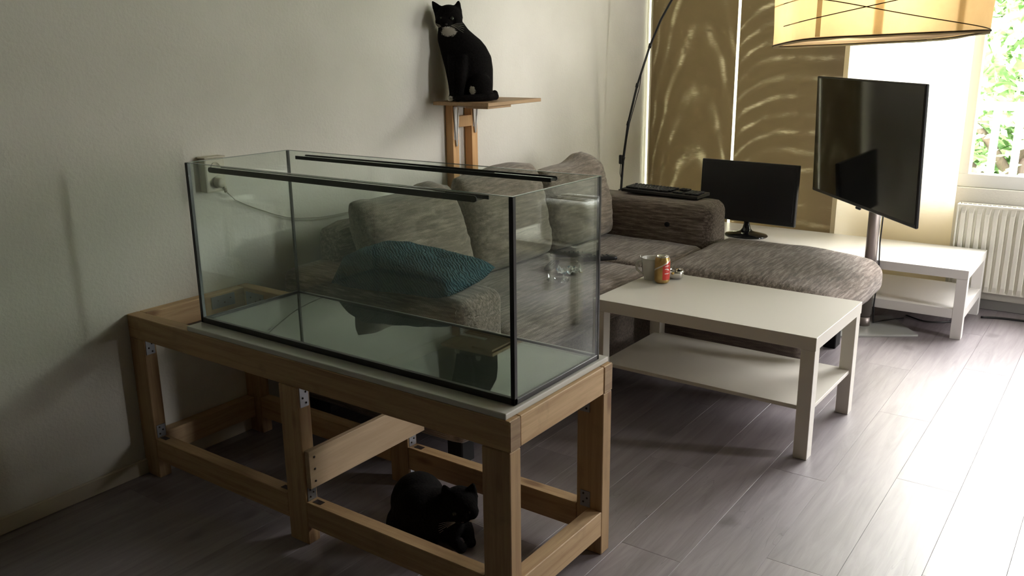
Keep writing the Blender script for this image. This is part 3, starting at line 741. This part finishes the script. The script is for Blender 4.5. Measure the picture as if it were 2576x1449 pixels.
th = Thing('ashtray', (1.128, 1.872, TZ), 'small round steel ashtray behind the golden can', 'ashtray')
th.l('bowl', lathe(new(), [(0,0),(.022,0),(.030,.006),(.036,.018),(.037,.028),(.035,.037),(.033,.036),(.034,.026),(.030,.012),(.02,.006),(0,.005)], seg=32), M_chrome)
b = new(); rnd = random.Random(2)
for k in range(5): a = k*1.3; tube(b, [(math.cos(a)*.012, math.sin(a)*.012, .012+k*.002), (math.cos(a+.4)*.033, math.sin(a+.4)*.033, .03)], .0036, 8)
th.l('cigarette_ends', b, plain('dark_butts', (.10,.07,.05), .8))['kind'] = 'stuff'

# ------------------------------------------------------------------ things on the sofa seat
def remote(loc, rz, l, w_, label, tilt=0):
    th = Thing('remote_control', loc, label, 'remote', rz, group='remote controls on the sofa seat')
    th.l('body', soft_box(new(), -l/2, l/2, -w_/2, w_/2, 0, .02, .009, (0,0,.002), .0003, n=8, seed=2), M_black)
    bm_ = mesh_from('button', box(new(), -.004, .004, -.003, .003, .0, .003, .0008), M_key)
    for i in range(7):
        for j in range(3):
            o = bpy.data.objects.new('button', bm_); COL.objects.link(o); o.parent = th.o; o.location = (-l*.36+i*l*.105, (j-1)*w_*.27, .0205)
remote((.56, 1.93, .472), .55, .20, .046, 'black remote control lying furthest back on the sofa seat')
remote((.70, 1.93, .472), .80, .19, .050, 'black remote control with its end showing past the tank corner')
remote((.60, 1.70, .471), 1.9, .15, .040, 'short black remote control beside the snack wrapper')
def wrap_mat():
    t = MT('printed_wrapper'); v = t.coord((1,1,1)); vo = t.n('ShaderNodeTexVoronoi', feature='F1'); vo.inputs['Scale'].default_value = 22; t.L(v, vo.inputs['Vector'])
    sp = t.n('ShaderNodeSeparateColor'); t.L(vo.outputs['Color'], sp.inputs[0])
    c = t.ramp(sp.outputs[0], [(0, (.55,.56,.55)), (.35, (.10,.22,.30)), (.55, (.70,.70,.66)), (.75, (.60,.25,.10)), (.88, (.70,.52,.12))], 'CONSTANT')
    t.L(c, t.b.inputs['Base Color']); t.set(Roughness=.2); return t.m
def crumple(name, loc, sx, sy, h, mat, label, seed):
    b = new(); n = 14; g = {}
    for i in range(n+1):
        for j in range(n+1):
            u = i/n-.5; v = j/n-.5; q = Vector((u*5+seed, v*5, seed))
            g[i,j] = b.verts.new((u*sx+noise.noise(q)*.006, v*sy+noise.noise(q+Vector((9,0,0)))*.006, .004+h*(abs(noise.noise(q*1.3))+.25*abs(noise.noise(q*3)))))
    for i in range(n):
        for j in range(n): b.faces.new((g[i,j], g[i+1,j], g[i+1,j+1], g[i,j+1]))
    o = obj(name, b, mat); o.location = loc; o.rotation_euler = (0, 0, .7); tag(o, label, 'wrapper'); s_ = o.modifiers.new('thickness', 'SOLIDIFY'); s_.thickness = .0006
crumple('snack_wrapper', (.71, 1.67, .467), .11, .09, .035, wrap_mat(), 'crumpled colourful snack wrapper on the sofa seat beside the remotes', 1)
crumple('plastic_wrapper', (.76, 1.50, .467), .09, .07, .04, glass_mat('clear_film', (.8,.8,.8), 2.5, .1), 'crumpled clear plastic wrapper on the sofa seat nearer the camera', 4)

# ------------------------------------------------------------------ keyboard on the far armrest
th = Thing('keyboard', (.635, 2.765, .6665), 'dark grey computer keyboard lying on the far armrest of the sofa', 'keyboard', rz=-.02)
th.o.rotation_euler = (.02, .018, -.02)
b = new(); box(b, -.225, .225, -.078, .078, 0, .018, .004, 2); th.l('body', b, M_black)
km = {}
def key(x_, y_, w_):
    k = round(w_, 4)
    if k not in km:
        bb = box(new(), -w_/2+.0012, w_/2-.0012, -.0078, .0078, 0, .009, .002); km[k] = mesh_from('key', bb, M_key)
    o = bpy.data.objects.new('key', km[k]); COL.objects.link(o); o.parent = th.o; o.location = (x_, y_, .0183)
rows = [[1]*14, [1.5]+[1]*11+[1.5], [1.75]+[1]*11+[1.25], [2.25]+[1]*10+[1.75], [1.5,1.25,1.5,5,1.5,1.25,1.5]]
for j, r_ in enumerate(rows):
    x_ = -.213; un = .0188
    for w_ in r_: key(x_+w_*un/2, .030-j*.0185, w_*un); x_ += w_*un
for k in range(13): key(-.205+k*.0205+(.004 if k else 0), .058, un*.95)
for j in range(5):
    for i in range(4): key(.148+i*.0188, .030-j*.0185, un)
for j in range(3):
    for i in range(3):
        key(.073+i*.0188+.005, .058-(j+0)*.0185 if j < 2 else -.0440, un)

# ------------------------------------------------------------------ monitor on the bench
MYAW = -.094
th = Thing('monitor', (.875, 3.37, BH+.0006), 'small black computer monitor with round glossy foot on the white bench', 'monitor', rz=MYAW)
zc = .614-BH; Rt = Matrix.Translation((0, -.02, zc)) @ Matrix.Rotation(-.04, 4, 'X')
def mb(*a, bev=.003):
    b = box(new(), *a, bev); bmesh.ops.transform(b, matrix=Rt, verts=b.verts); return b
th.l('housing', mb(-.300, .300, -.002, .022, -.173, .173, bev=.004), M_black)
th.l('screen', mb(-.283, .283, -.0042, -.0022, -.146, .160, bev=.0004), M_mscreen)
b = new(); lathe(b, [(0,0),(.125,0),(.128,.004),(.12,.010),(.06,.022),(.035,.030),(.024,.045),(.018,.07),(.016,.10),(0,.10)], seg=48, sx=1, sy=.82)
bmesh.ops.translate(b, vec=(0,.0,0), verts=b.verts); th.l('foot', b, M_blackg)
fc = bpy.data.curves.new('logo', 'FONT'); fc.body = 'SAMSUNG'; fc.size = .011; fc.align_x = 'CENTER'; fc.extrude = .0003
fo = bpy.data.objects.new('logo_tmp', fc); COL.objects.link(fo); bpy.context.view_layer.update()
me = bpy.data.meshes.new_from_object(fo); bpy.data.objects.remove(fo); me.materials.clear(); me.materials.append(plain('silver_print', (.5,.5,.52), .4))
lo_ = bpy.data.objects.new('lettering', me); COL.objects.link(lo_); lo_.parent = th.o
lo_.matrix_local = Matrix.Translation((0, -.0265, zc-.163)) @ Matrix.Rotation(PI/2, 4, 'X')

# ------------------------------------------------------------------ television on its pole stand
TY = -.879
tvp = Vector((1.562, 3.0255, .9516))
th = Thing('television', (tvp.x, tvp.y, tvp.z-.315), 'large black flat television turned on its floor stand, screen dark', 'television', rz=TY)
tw, tz = .5675, .3136; L0 = .315
Tt = Matrix.Translation((0, 0, L0)) @ Matrix.Rotation(.034, 4, 'X')
def tvb(*a, bev=.003):
    b = box(new(), *a, bev); bmesh.ops.transform(b, matrix=Tt, verts=b.verts); return b
th.l('housing', tvb(-tw, tw, .0, .016, -tz, tz, bev=.004), M_black)
th.l('screen', tvb(-tw+.008, tw-.008, -.0018, -.0003, -tz+.018, tz-.008, bev=.0003), M_screen)
th.l('back_cover', tvb(-tw+.10, tw-.10, .0165, .045, -tz+.03, tz-.12, bev=.01), M_black)
th.l('sensor', tvb(-.03, .015, .002, .014, -tz-.013, -tz-.0005, bev=.003), M_black)
# floor stand
th = Thing('television_stand', (1.64, 3.10, 0), 'brushed metal television pole on a thin square floor plate', 'stand', rz=.62)
th.l('base_plate', box(new(), -.21, .21, -.17, .17, 0.0, .010, .001), M_plate)
b = new()
def oval(rx, ry, z0, z1, n=24):
    bb = new(); lo = [bb.verts.new((rx*math.cos(2*PI*k/n), ry*math.sin(2*PI*k/n), z0)) for k in range(n)]; hi = [bb.verts.new((rx*math.cos(2*PI*k/n), ry*math.sin(2*PI*k/n), z1)) for k in range(n)]
    for k in range(n): bb.faces.new((lo[k], lo[(k+1)%n], hi[(k+1)%n], hi[k])).smooth = True
    bb.faces.new(lo[::-1]); bb.faces.new(hi); return bb
th.l('pole', oval(.028, .024, .062, 1.02), M_steel); th.l('pole_collar', oval(.029, .025, .0105, .058), M_steel)
b = new(); tube(b, [(.026,-.008,.07), (.026,-.008,1.0)], .006, 8); th.l('chrome_strip', b, M_chrome)
b = new(); box(b, -.06, .06, -.072, -.026, .90, 1.0, .004); th.l('mount_bracket', b, M_black)
b = new(); tube(b, [(.045,.0,.80), (.047,.004,.62), (.043,.002,.45), (.050,0,.3), (.044,.004,.12), (.052,.01,.02), (.12,.06,.014), (.26,.12,.008)], .0035, 6)
o = obj('television_cable', b, M_black); o.location = (1.64, 3.10, 0); o.rotation_euler = (0,0,.62); tag(o, 'black cable hanging down behind the television pole', 'cable')
def cable(pts, r_, mat, label, name='floor_cable'):
    b = new(); P = [Vector(p) for p in pts]; Q = []
    for i in range(len(P)-1):
        p0, p1, p2, p3 = P[max(i-1,0)], P[i], P[i+1], P[min(i+2, len(P)-1)]
        for k in range(6):
            t_ = k/6; Q.append(.5*((2*p1)+(p2-p0)*t_+(2*p0-5*p1+4*p2-p3)*t_*t_+(3*p1-p0-3*p2+p3)*t_**3))
    Q.append(P[-1]); L_ = Vector(P[0]); tube(b, [q-L_ for q in Q], r_, 6)
    o = obj(name, b, mat); o.location = L_; tag(o, label, 'cable')
cable([(1.78, 3.42, .006), (1.9, 3.36, .006), (2.02, 3.46, .006), (1.95, 3.60, .006), (1.75, 3.66, .006)], .004, M_black, 'thin black cable curled on the floor under the white bench')
cable([(2.12, 3.60, .007), (2.25, 3.64, .007), (2.6, 3.655, .007), (3.1, 3.64, .007)], .006, M_black, 'black cable running along the floor below the radiator')

# ------------------------------------------------------------------ arched lamp rod behind the sofa
arc = [(.055, 3.20, .03), (.08, 3.20, .30), (.132, 3.20, .581), (.143, 3.20, .776), (.170, 3.20, .99), (.224, 3.20, 1.212), (.300, 3.20, 1.436), (.363, 3.20, 1.577), (.427, 3.20, 1.682), (.56, 3.19, 1.83), (.75, 3.17, 1.95), (.98, 3.14, 2.0), (1.15, 3.12, 1.97)]
P = [Vector(p) for p in arc]
th = Thing('arched_lamp', (.055, 3.20, 0), 'thin black arched floor lamp rising behind the far armrest', 'lamp')
th.w('pole', tube(new(), P, [.0075]*5+[.0065]*4+[.005]*4, 10), M_black)
th.w('base', lathe(new(), [(0,0),(.05,0),(.05,.02),(.012,.03),(0,.03)], c=(.055, 3.20, 0), seg=24), M_black)
for q in (P[3], P[4], P[5], P[6]): th.w('joint', tube(new(), [q-Vector((.003,0,.012)), q+Vector((.003,0,.012))], .0095, 10), M_black)
b = new(); box(b, .118, .140, 3.185, 3.205, .745, .80, .004); th.w('switch', b, M_black)
b = new(); tube(b, [(.129,3.195,.745), (.128,3.19,.69), (.142,3.19,.64), (.140,3.19,.59), (.135,3.19,.52)], .0022, 6); tube(b, [(.145,3.2,.79), (.185,3.19,.99), (.245,3.19,1.20), (.255,3.19,1.28), (.300,3.195,1.436)], .0022, 6); th.w('cord', b, M_black)
th.w('knob', lathe(new(), [(0,-.02),(.016,-.016),(.018,0),(.014,.014),(0,.018)], c=(.130, 3.20, .575), seg=16), M_black)
th.w('lamp_shade', lathe(new(), [(.02,.06),(.045,.03),(.06,-.03),(.058,-.03),(.043,.028),(.018,.056)], c=(1.16, 3.12, 1.92), seg=24), M_black)

# ------------------------------------------------------------------ cat shelf on posts
th = Thing('cat_perch', (.15, 1.80, 0), 'wooden wall perch on two pine posts, the sitting cat on top', 'cat perch')
for y_ in (1.700, 1.845): th.w('post', box(new(), .002, .045, y_, y_+.045, 0, 1.178, .0015), M_post2)
th.w('cross_block', box(new(), .022, .046, 1.7455, 1.8445, 1.072, 1.124, .001), M_post2)
R_ = Matrix.Translation((.17, 1.815, 0)) @ Matrix.Rotation(.03, 4, 'Z')
b = box(new(), -.155, .155, -.22, .22, 1.183, 1.199, .0015); bmesh.ops.transform(b, matrix=R_, verts=b.verts); th.w('platform', b, M_plyshelf)
b = box(new(), .02, .142, -.205, -.02, 1.1715, 1.1825, .001); bmesh.ops.transform(b, matrix=R_, verts=b.verts); th.w('underboard', b, M_plyshelf)
for y_, zl in ((1.722, .985), (1.867, 1.038)):
    b = new()
    for s_ in (-1, 1): tube(b, [(.052, y_+s_*.0165, 1.155), (.051, y_+s_*.009, (1.155+zl)/2), (.050, y_+s_*.002, zl)], .0034, 6)
    tube(b, [(.052, y_-.0165, 1.155), (.058, y_-.012, 1.168), (.062, y_, 1.1715), (.058, y_+.012, 1.168), (.052, y_+.0165, 1.155)], .0025, 6)
    box(b, .046, .048, y_-.014, y_+.014, zl+.03, 1.17); box(b, .048, .20, y_-.012, y_+.012, 1.1675, 1.1705)
    th.w('shelf_bracket', b, M_whm)

# ------------------------------------------------------------------ cats
def cat_obj(name, b, mat, parent, vox=.0045, sm=8):
    o = obj(name, b, mat, parent)
    r_ = o.modifiers.new('join', 'REMESH'); r_.mode = 'VOXEL'; r_.voxel_size = vox; r_.use_smooth_shade = True
    s_ = o.modifiers.new('soften', 'SMOOTH'); s_.iterations = sm; s_.factor = .6
    return o
def ear(b, base, tip, wdir, w_, d_):
    base, tip, wd = Vector(base), Vector(tip), Vector(wdir).normalized(); n = (tip-base).cross(wd).normalized()
    prev = None
    for k in range(6):
        t_ = k/5; r_ = w_*(1-t_)**.8+.0035; c_ = base.lerp(tip, t_)
        ring = [b.verts.new(c_ + wd*math.cos(a*PI/6)*r_ + n*math.sin(a*PI/6)*(d_*(1-t_*.6))) for a in range(12)]
        if prev:
            for i in range(12): b.faces.new((prev[i], prev[(i+1)%12], ring[(i+1)%12], ring[i]))
        else: b.faces.new(ring[::-1])
        prev = ring
    b.faces.new(prev)
# sitting cat; local x = to the right as the camera sees it, y = away, z = up
cyaw = math.atan2(.61, .79)
th = Thing('sitting_cat', (.139, 1.730, 1.2005), 'black cat with white throat sitting upright on the wall perch', 'cat', rz=cyaw)
rowsc = [(.004,-.095,.090,.060),(.028,-.104,.098,.072),(.074,-.108,.100,.078),(.139,-.119,.101,.080),(.194,-.132,.094,.076),(.24,-.143,.070,.070),(.268,-.150,.047,.064),(.29,-.150,.020,.057),(.314,-.146,-.008,.050),(.345,-.145,-.030,.044)]
b = new(); prev = None
for (z, xl, xr, ry) in rowsc:
    cx, rx = (xl+xr)/2, (xr-xl)/2
    ring = [b.verts.new((cx+rx*math.cos(2*PI*k/28), (.01-(z-.15)*.10)+ry*math.sin(2*PI*k/28), z)) for k in range(28)]
    if prev:
        for i in range(28): b.faces.new((prev[i], prev[(i+1)%28], ring[(i+1)%28], ring[i]))
    else: b.faces.new(ring[::-1])
    prev = ring
b.faces.new(prev)
hx, hy, hz = -.094, -.030, .366
ellipsoid(b, (hx, hy, hz), (.063, .058, .056)); ellipsoid(b, (hx-.010, hy-.040, hz-.022), (.034, .030, .026)); ellipsoid(b, (hx-.012, hy-.050, hz-.034), (.022,.020,.016))
ellipsoid(b, (hx-.030, hy-.030, hz-.018), (.032,.03,.030)); ellipsoid(b, (hx+.028, hy-.028, hz-.018), (.032,.03,.030))
ear(b, (hx-.036, hy+.002, hz+.020), (hx-.074, hy-.004, hz+.072), (1,0,.45), .028, .013)
ear(b, (hx+.034, hy+.002, hz+.022), (hx+.046, hy-.002, hz+.074), (1,0,-.1), .025, .013)
# front legs, haunches, paws, tail
for (lx, ly) in ((-.082, -.058), (-.050, -.070)):
    tube(b, [(lx+.010, ly+.02, .20), (lx+.004, ly+.004, .12), (lx, ly-.002, .05), (lx-.004, ly-.010, .018)], [.034,.026,.019,.017], 12)
    ellipsoid(b, (lx-.012, ly-.022, .012), (.019, .026, .0125))
ellipsoid(b, (.035, -.045, .062), (.062, .045, .064)); ellipsoid(b, (.030, .040, .062), (.062, .045, .060)); ellipsoid(b, (-.005, -.080, .013), (.040,.020,.013))
tube(b, [(.070,.03,.02), (.108,.00,.018), (.110,-.045,.018), (.075,-.085,.018), (.02,-.105,.017), (-.03,-.112,.016), (-.075,-.110,.015)], [.02,.018,.017,.0165,.016,.015,.010], 12)
ellipsoid(b, (.106, -.02, .032), (.016,.02,.014))
fm = fur('black_fur_white_throat', [((hx-.004, hy-.050, hz-.062), (.85,.55,1.6), .036), ((-.101,-.095,.012), (1,1,1.2), .020), ((.000,-.088,.046), (1,1,.85), .020), ((-.085,-.085,.155), (1,1,.28), .0085)])
body = cat_obj('body', b, fm, th.o)
M_eye = plain('cat_eye', (.035,.040,.024), .25); M_nose = plain('cat_nose', (.03,.02,.02), .4); M_whisk = plain('whisker', (.6,.58,.5), .4); M_pupil = plain('pupil', (.002,.002,.002), .05)
def face(th, body, c, fdir, rdir, s=1, white=True):
    c = Vector(c); fd = Vector(fdir).normalized(); rd = Vector(rdir).normalized(); ud = rd.cross(fd)*-1
    ud = fd.cross(rd)*-1 if (fd.cross(rd)*-1).z > 0 else fd.cross(rd)
    for s_ in (-1, 1):
        e_ = c + rd*s_*.024*s + ud*.004*s + fd*.053*s; b = new(); ellipsoid(b, e_, (.0085*s,.0085*s,.0085*s), seg=14, rings=10); eo = th.l('eye', b, M_eye, body)
        b = new(); ellipsoid(b, e_+fd*.0066*s, (.0028*s,.0028*s,.0055*s), seg=10, rings=8); th.l('pupil', b, M_pupil, body)
        b = new()
        for k in range(5):
            p = c + rd*s_*.018*s - ud*.024*s + fd*.062*s; d = rd*s_*(.9) + ud*(-.35+.16*k) + fd*.15; d.normalize()
            tube(b, [p, p+d*.03*s-ud*.001, p+d*.062*s-ud*.008*s], [.0006,.0005,.0002], 5)
        th.l('whiskers', b, M_whisk, body)
    b = new(); ellipsoid(b, c - ud*.017*s + fd*.071*s, (.006*s,.006*s,.0045*s), seg=12, rings=8); th.l('nose', b, M_nose, body)
face(th, body, (hx, hy, hz), (-.16, -1, -.20), (1, -.16, 0))

# crouching cat inside the stand: world-aligned coordinates around its base
cb_ = Vector((1.10, .26, .0008)); cr = Vector((.753,.658,0)); ca = Vector((-.658,.753,0))
th = Thing('crouching_cat', tuple(cb_), 'all black cat crouching on the floor inside the pine stand', 'cat', rz=math.atan2(.658,.753))
# local x right, y away
b = new()
ellipsoid(b, (-.040, .040, .090), (.086, .100, .088)); ellipsoid(b, (-.035, -.005, .085), (.085, .10, .085)); ellipsoid(b, (-.075, -.02, .05), (.060, .085, .052))
ellipsoid(b, (.015, -.03, .085), (.075,.085,.075)); ellipsoid(b, (.045, -.045, .060), (.055,.07,.058)); ellipsoid(b, (-.095, .0, .045), (.045,.075,.045))
hx, hy, hz = .083, -.055, .128
ellipsoid(b, (hx, hy, hz), (.056,.054,.050)); ellipsoid(b, (hx+.004, hy-.038, hz-.022), (.030,.027,.023)); ellipsoid(b, (.05,-.045,.105), (.05,.05,.045))
ellipsoid(b, (hx-.026, hy-.026, hz-.016), (.030,.028,.027)); ellipsoid(b, (hx+.028, hy-.026, hz-.016), (.029,.028,.027))
ear(b, (hx-.032, hy, hz+.022), (hx-.046, hy-.002, hz+.064), (1,0,.3), .024, .012); ear(b, (hx+.032, hy, hz+.022), (hx+.044, hy-.002, hz+.064), (1,0,-.3), .024, .012)
tube(b, [(.04,-.05,.06), (.055,-.085,.03), (.075,-.11,.016)], [.032,.022,.017], 12); ellipsoid(b, (.082,-.118,.014), (.018,.024,.0135))
tube(b, [(.085,-.03,.06), (.105,-.06,.03), (.110,-.080,.016)], [.030,.022,.017], 12); ellipsoid(b, (.112,-.090,.014), (.018,.022,.0135))
ellipsoid(b, (-.03,-.10,.02), (.045,.03,.02)); tube(b, [(-.11,.05,.03), (-.13,-.02,.02), (-.115,-.08,.018), (-.07,-.11,.016)], [.02,.017,.015,.010], 12)
body = cat_obj('body', b, fur('all_black_fur', [((hx+.006, hy-.062, hz-.048), (1,1,1), .008)]), th.o)
face(th, body, (hx, hy, hz), (.10, -1, -.25), (1, .10, 0), .9)

# ------------------------------------------------------------------ wall socket and its cord
th = Thing('wall_socket', (0, .37, .945), 'cream double wall socket box above the left end of the tank', 'socket')
th.w('housing', box(new(), .0005, .040, .335, .418, .948, 1.068, .006, 2), M_ivory)
th.w('top_lip', box(new(), .0005, .046, .332, .421, 1.0685, 1.074, .002), M_ivory)
for z_ in (.982, 1.034):
    b = new(); lathe(b, [(0,0),(.020,0),(.021,.002),(.0175,.002),(.017,.0005),(0,.0005)], seg=24); bmesh.ops.transform(b, matrix=Matrix.Translation((.0402,.379,z_)) @ Matrix.Rotation(PI/2, 4, 'Y'), verts=b.verts); th.w('outlet', b, M_ivory)
th = Thing('plug', (.0425, .379, .982), 'round plug with ribbed cord guard in the lower outlet of the wall socket', 'plug')
b = new(); lathe(b, [(0,0),(.0165,0),(.018,.006),(.0175,.022),(.012,.028),(0,.028)], seg=24); bmesh.ops.transform(b, matrix=Matrix.Rotation(PI/2, 4, 'Y'), verts=b.verts); th.l('body', b, M_ivory)
b = new(); pts = [Vector((.012,.014,-.006)), Vector((.004,.026,-.020)), Vector((-.006,.036,-.036))]; tube(b, pts, [.006,.0048,.0036], 8)
for k in range(4): c_ = pts[1].lerp(pts[2], k/3); tube(b, [c_, c_+Vector((-.001,.0015,-.002))], .0062, 8)
th.l('cord_guard', b, M_ivory)
cable([(.0365,.4151,.9455), (.022,.455,.915), (.012,.478,.900), (.010,.564,.858), (.010,.703,.803), (.014,.813,.782), (.022,.90,.776), (.024,1.10,.772), (.022,1.4,.755)], .0024, M_cable, 'thin grey cord sagging from the wall socket to behind the sofa', 'power_cord')

# ------------------------------------------------------------------ paper pendant lamp
t = MT('cream_strip'); t.t.nodes.remove(t.b); d_ = t.n('ShaderNodeBsdfDiffuse'); d_.inputs[0].default_value = (.5,.42,.28,1); r_ = t.n('ShaderNodeBsdfTransparent'); r_.inputs[0].default_value = (.8,.76,.66,1)
mx = t.n('ShaderNodeMixShader'); mx.inputs[0].default_value = .3; t.L(r_.outputs[0], mx.inputs[1]); t.L(d_.outputs[0], mx.inputs[2]); t.L(mx.outputs[0], t.out.inputs[0]); M_strip = t.m
M_wire = plain('lamp_wire', (.10,.07,.04), .6)
t = MT('rice_paper'); t.t.nodes.remove(t.b); n_ = t.noise(t.coord((1,1,1)), 14, 5, .65); dcol = t.ramp(n_, [(.3, (.66,.56,.38)), (.7, (.76,.67,.50))]); tcol = t.ramp(n_, [(.3, (.56,.50,.37)), (.7, (.63,.57,.44))])
d_ = t.n('ShaderNodeBsdfDiffuse'); t.L(dcol, d_.inputs[0]); r_ = t.n('ShaderNodeBsdfTranslucent'); t.L(tcol, r_.inputs[0]); mx = t.n('ShaderNodeMixShader'); mx.inputs[0].default_value = .5
bp = t.n('ShaderNodeBump'); bp.inputs['Strength'].default_value = .5; bp.inputs['Distance'].default_value = .01; t.L(n_, bp.inputs['Height']); t.L(bp.outputs[0], d_.inputs['Normal'])
t.L(d_.outputs[0], mx.inputs[1]); t.L(r_.outputs[0], mx.inputs[2]); t.L(mx.outputs[0], t.out.inputs[0]); M_paper = t.m
t = MT('rice_paper_bottom'); t.t.nodes.remove(t.b); d_ = t.n('ShaderNodeBsdfDiffuse'); d_.inputs[0].default_value = (.78,.73,.70,1); r_ = t.n('ShaderNodeBsdfTranslucent'); r_.inputs[0].default_value = (.5,.46,.40,1); mx = t.n('ShaderNodeMixShader'); mx.inputs[0].default_value = .32
t.L(d_.outputs[0], mx.inputs[1]); t.L(r_.outputs[0], mx.inputs[2]); t.L(mx.outputs[0], t.out.inputs[0]); M_paperb = t.m
LC = Vector((2.274, .212, 1.435)); LYAW = -.30
th = Thing('pendant_lamp', tuple(LC), 'large rounded rice paper pendant lamp glowing warm at the top right', 'lamp', rz=-LYAW*0 + .62)
LW, LD, LH = .170, .125, .40
def sup(a, w_, d_, e_=.42):
    c_, s_ = math.cos(a), math.sin(a); return Vector((math.copysign(abs(c_)**e_, c_)*w_, math.copysign(abs(s_)**e_, s_)*d_, 0))
def sag(p):  # the shade hangs slightly crooked
    q = Vector(p); q.z += .034*q.x - .060*q.y; return q
b = new(); n = 96; prev = None
for k in range(25):
    z = LH*k/24; ring = []
    for i in range(n):
        a = 2*PI*i/n; p = sup(a, LW, LD); wob = .0022*noise.noise(Vector((p.x*14, p.y*14, z*16))); q = p*(1+wob/.2+ .012*(1-(2*z/LH-1)**2)); q.z = z + (.002*noise.noise(Vector((p.x*20, p.y*20, 0))) if k in (0, 24) else 0)
        ring.append(b.verts.new(sag(q)))
    if prev:
        for i in range(n): b.faces.new((prev[i], prev[(i+1)%n], ring[(i+1)%n], ring[i])).smooth = True
    prev = ring
shade = th.l('lamp_shade', b, M_paper)
def on_shade(a, z, off=1.006): p = sup(a, LW*off, LD*off); p.z = z; return sag(p)
b = new(); tube(b, [on_shade(2*PI*i/96, .004, 1.004) for i in range(97)], .0011, 5, False); th.l('rim_wire', b, M_wire)
def front(t_, z, off=1.008, back=False):
    t_ = max(-1, min(1, t_)); a = math.acos(math.copysign(abs(t_)**(1/.42), t_)); return on_shade(a if back else -a, z, off)
def awrap(z0, z1, bow, back=False):
    b = new(); tube(b, [front(-1+2*k/60, z0+(z1-z0)*k/60+bow*math.sin(PI*k/60), back=back) for k in range(61)], .0009, 5); th.l('binding_thread', b, M_wire)
awrap(.074, .003, -.003); awrap(.034, .092, 0); awrap(.15, .11, -.02); awrap(.21, .26, .02); awrap(.33, .27, -.02); awrap(.34, .38, .01)
awrap(.074, .034, .02, True); awrap(.21, .15, .01, True); awrap(.27, .34, .02, True)
b = new(); prev = None
for k in range(6):
    f_ = 1-k/5*.98; ring = [b.verts.new(sag(sup(2*PI*i/96, LW*f_*.995, LD*f_*.995) + Vector((0, 0, .006+.006*(1-f_))))) for i in range(96)]
    if prev:
        for i in range(96): b.faces.new((prev[i], prev[(i+1)%96], ring[(i+1)%96], ring[i])).smooth = True
    prev = ring
b.faces.new(prev); th.l('bottom_paper', b, M_paperb)
for xx, w_ in ((-.148, .004), (-.048, .0075), (.085, .0055)):   # inner frame strips
    b = new(); box(b, xx-w_, xx+w_, -LD+.006, -LD+.0075, .006, LH-.01)
    for v in b.verts: v.co = sag(v.co)
    th.l('inner_strip', b, M_strip)
b = new()
for a in (0, PI/2, PI, 3*PI/2): tube(b, [Vector((0,0,LH-.01)), sag(sup(a, LW*.985, LD*.985)+Vector((0,0,LH-.012)))], .0016, 5)
tube(b, [(0,0,LH-.01), (0,0,CEIL-LC.z-.06)], .003, 6); th.l('cord', b, M_whm)
th.l('ceiling_cup', lathe(new(), [(0,0),(.045,.0),(.05,-.03),(.02,-.06),(0,-.06)], c=(0,0,CEIL-LC.z-.001), seg=24), M_whm)
bx_, bz_ = -.033, .125
th.l('socket', tube(new(), [(0,0,LH-.012), (bx_,0,bz_+.075), (bx_,0,bz_+.03)], [.004,.018,.018], 12), M_whm)
mbulb = MT('lit_bulb'); mbulb.set(Base_Color=(1,.8,.5), Roughness=.3); mbulb.b.inputs['Emission Color'].default_value = (1,.62,.22,1); mbulb.b.inputs['Emission Strength'].default_value = 6
b = new(); ellipsoid(b, (bx_, 0, bz_), (.028,.028,.034)); th.l('bulb', b, mbulb.m)
ld = bpy.data.lights.new('bulb_light', 'POINT'); ld.energy = 1.5; ld.color = (1,.78,.48); ld.shadow_soft_size = .035
lo = bpy.data.objects.new('bulb_light', ld); COL.objects.link(lo); lo.parent = th.o; lo.location = (bx_, 0, bz_-.045)

# ------------------------------------------------------------------ side table and appliance that show only as reflections in the tank
th = Thing('side_table', (3.02, 2.57, 0), 'white side table, mirrored in the right pane of the tank', 'table')
th.w('tabletop', box(new(), 2.745, 3.295, 2.30, 2.85, .37, .42, .0012), M_white)
for a in (2.747, 3.243):
    for c in (2.302, 2.798): th.w('leg', box(new(), a, a+.05, c, c+.05, 0, .3694, .001), M_white)
th = Thing('white_appliance', (2.90, 2.52, .4205), 'white rounded appliance with slotted top, mirrored in the right pane of the tank', 'appliance')
th.l('body', soft_box(new(), -.15, .15, -.15, .15, 0, .22, .035, (.004,.004,0), 0, n=8), M_whm)
th.l('top_slot', box(new(), -.11, .11, -.08, -.02, .2205, .2255, .002), M_black); th.l('top_slot', box(new(), -.11, .11, .02, .06, .2205, .2255, .002), M_black)
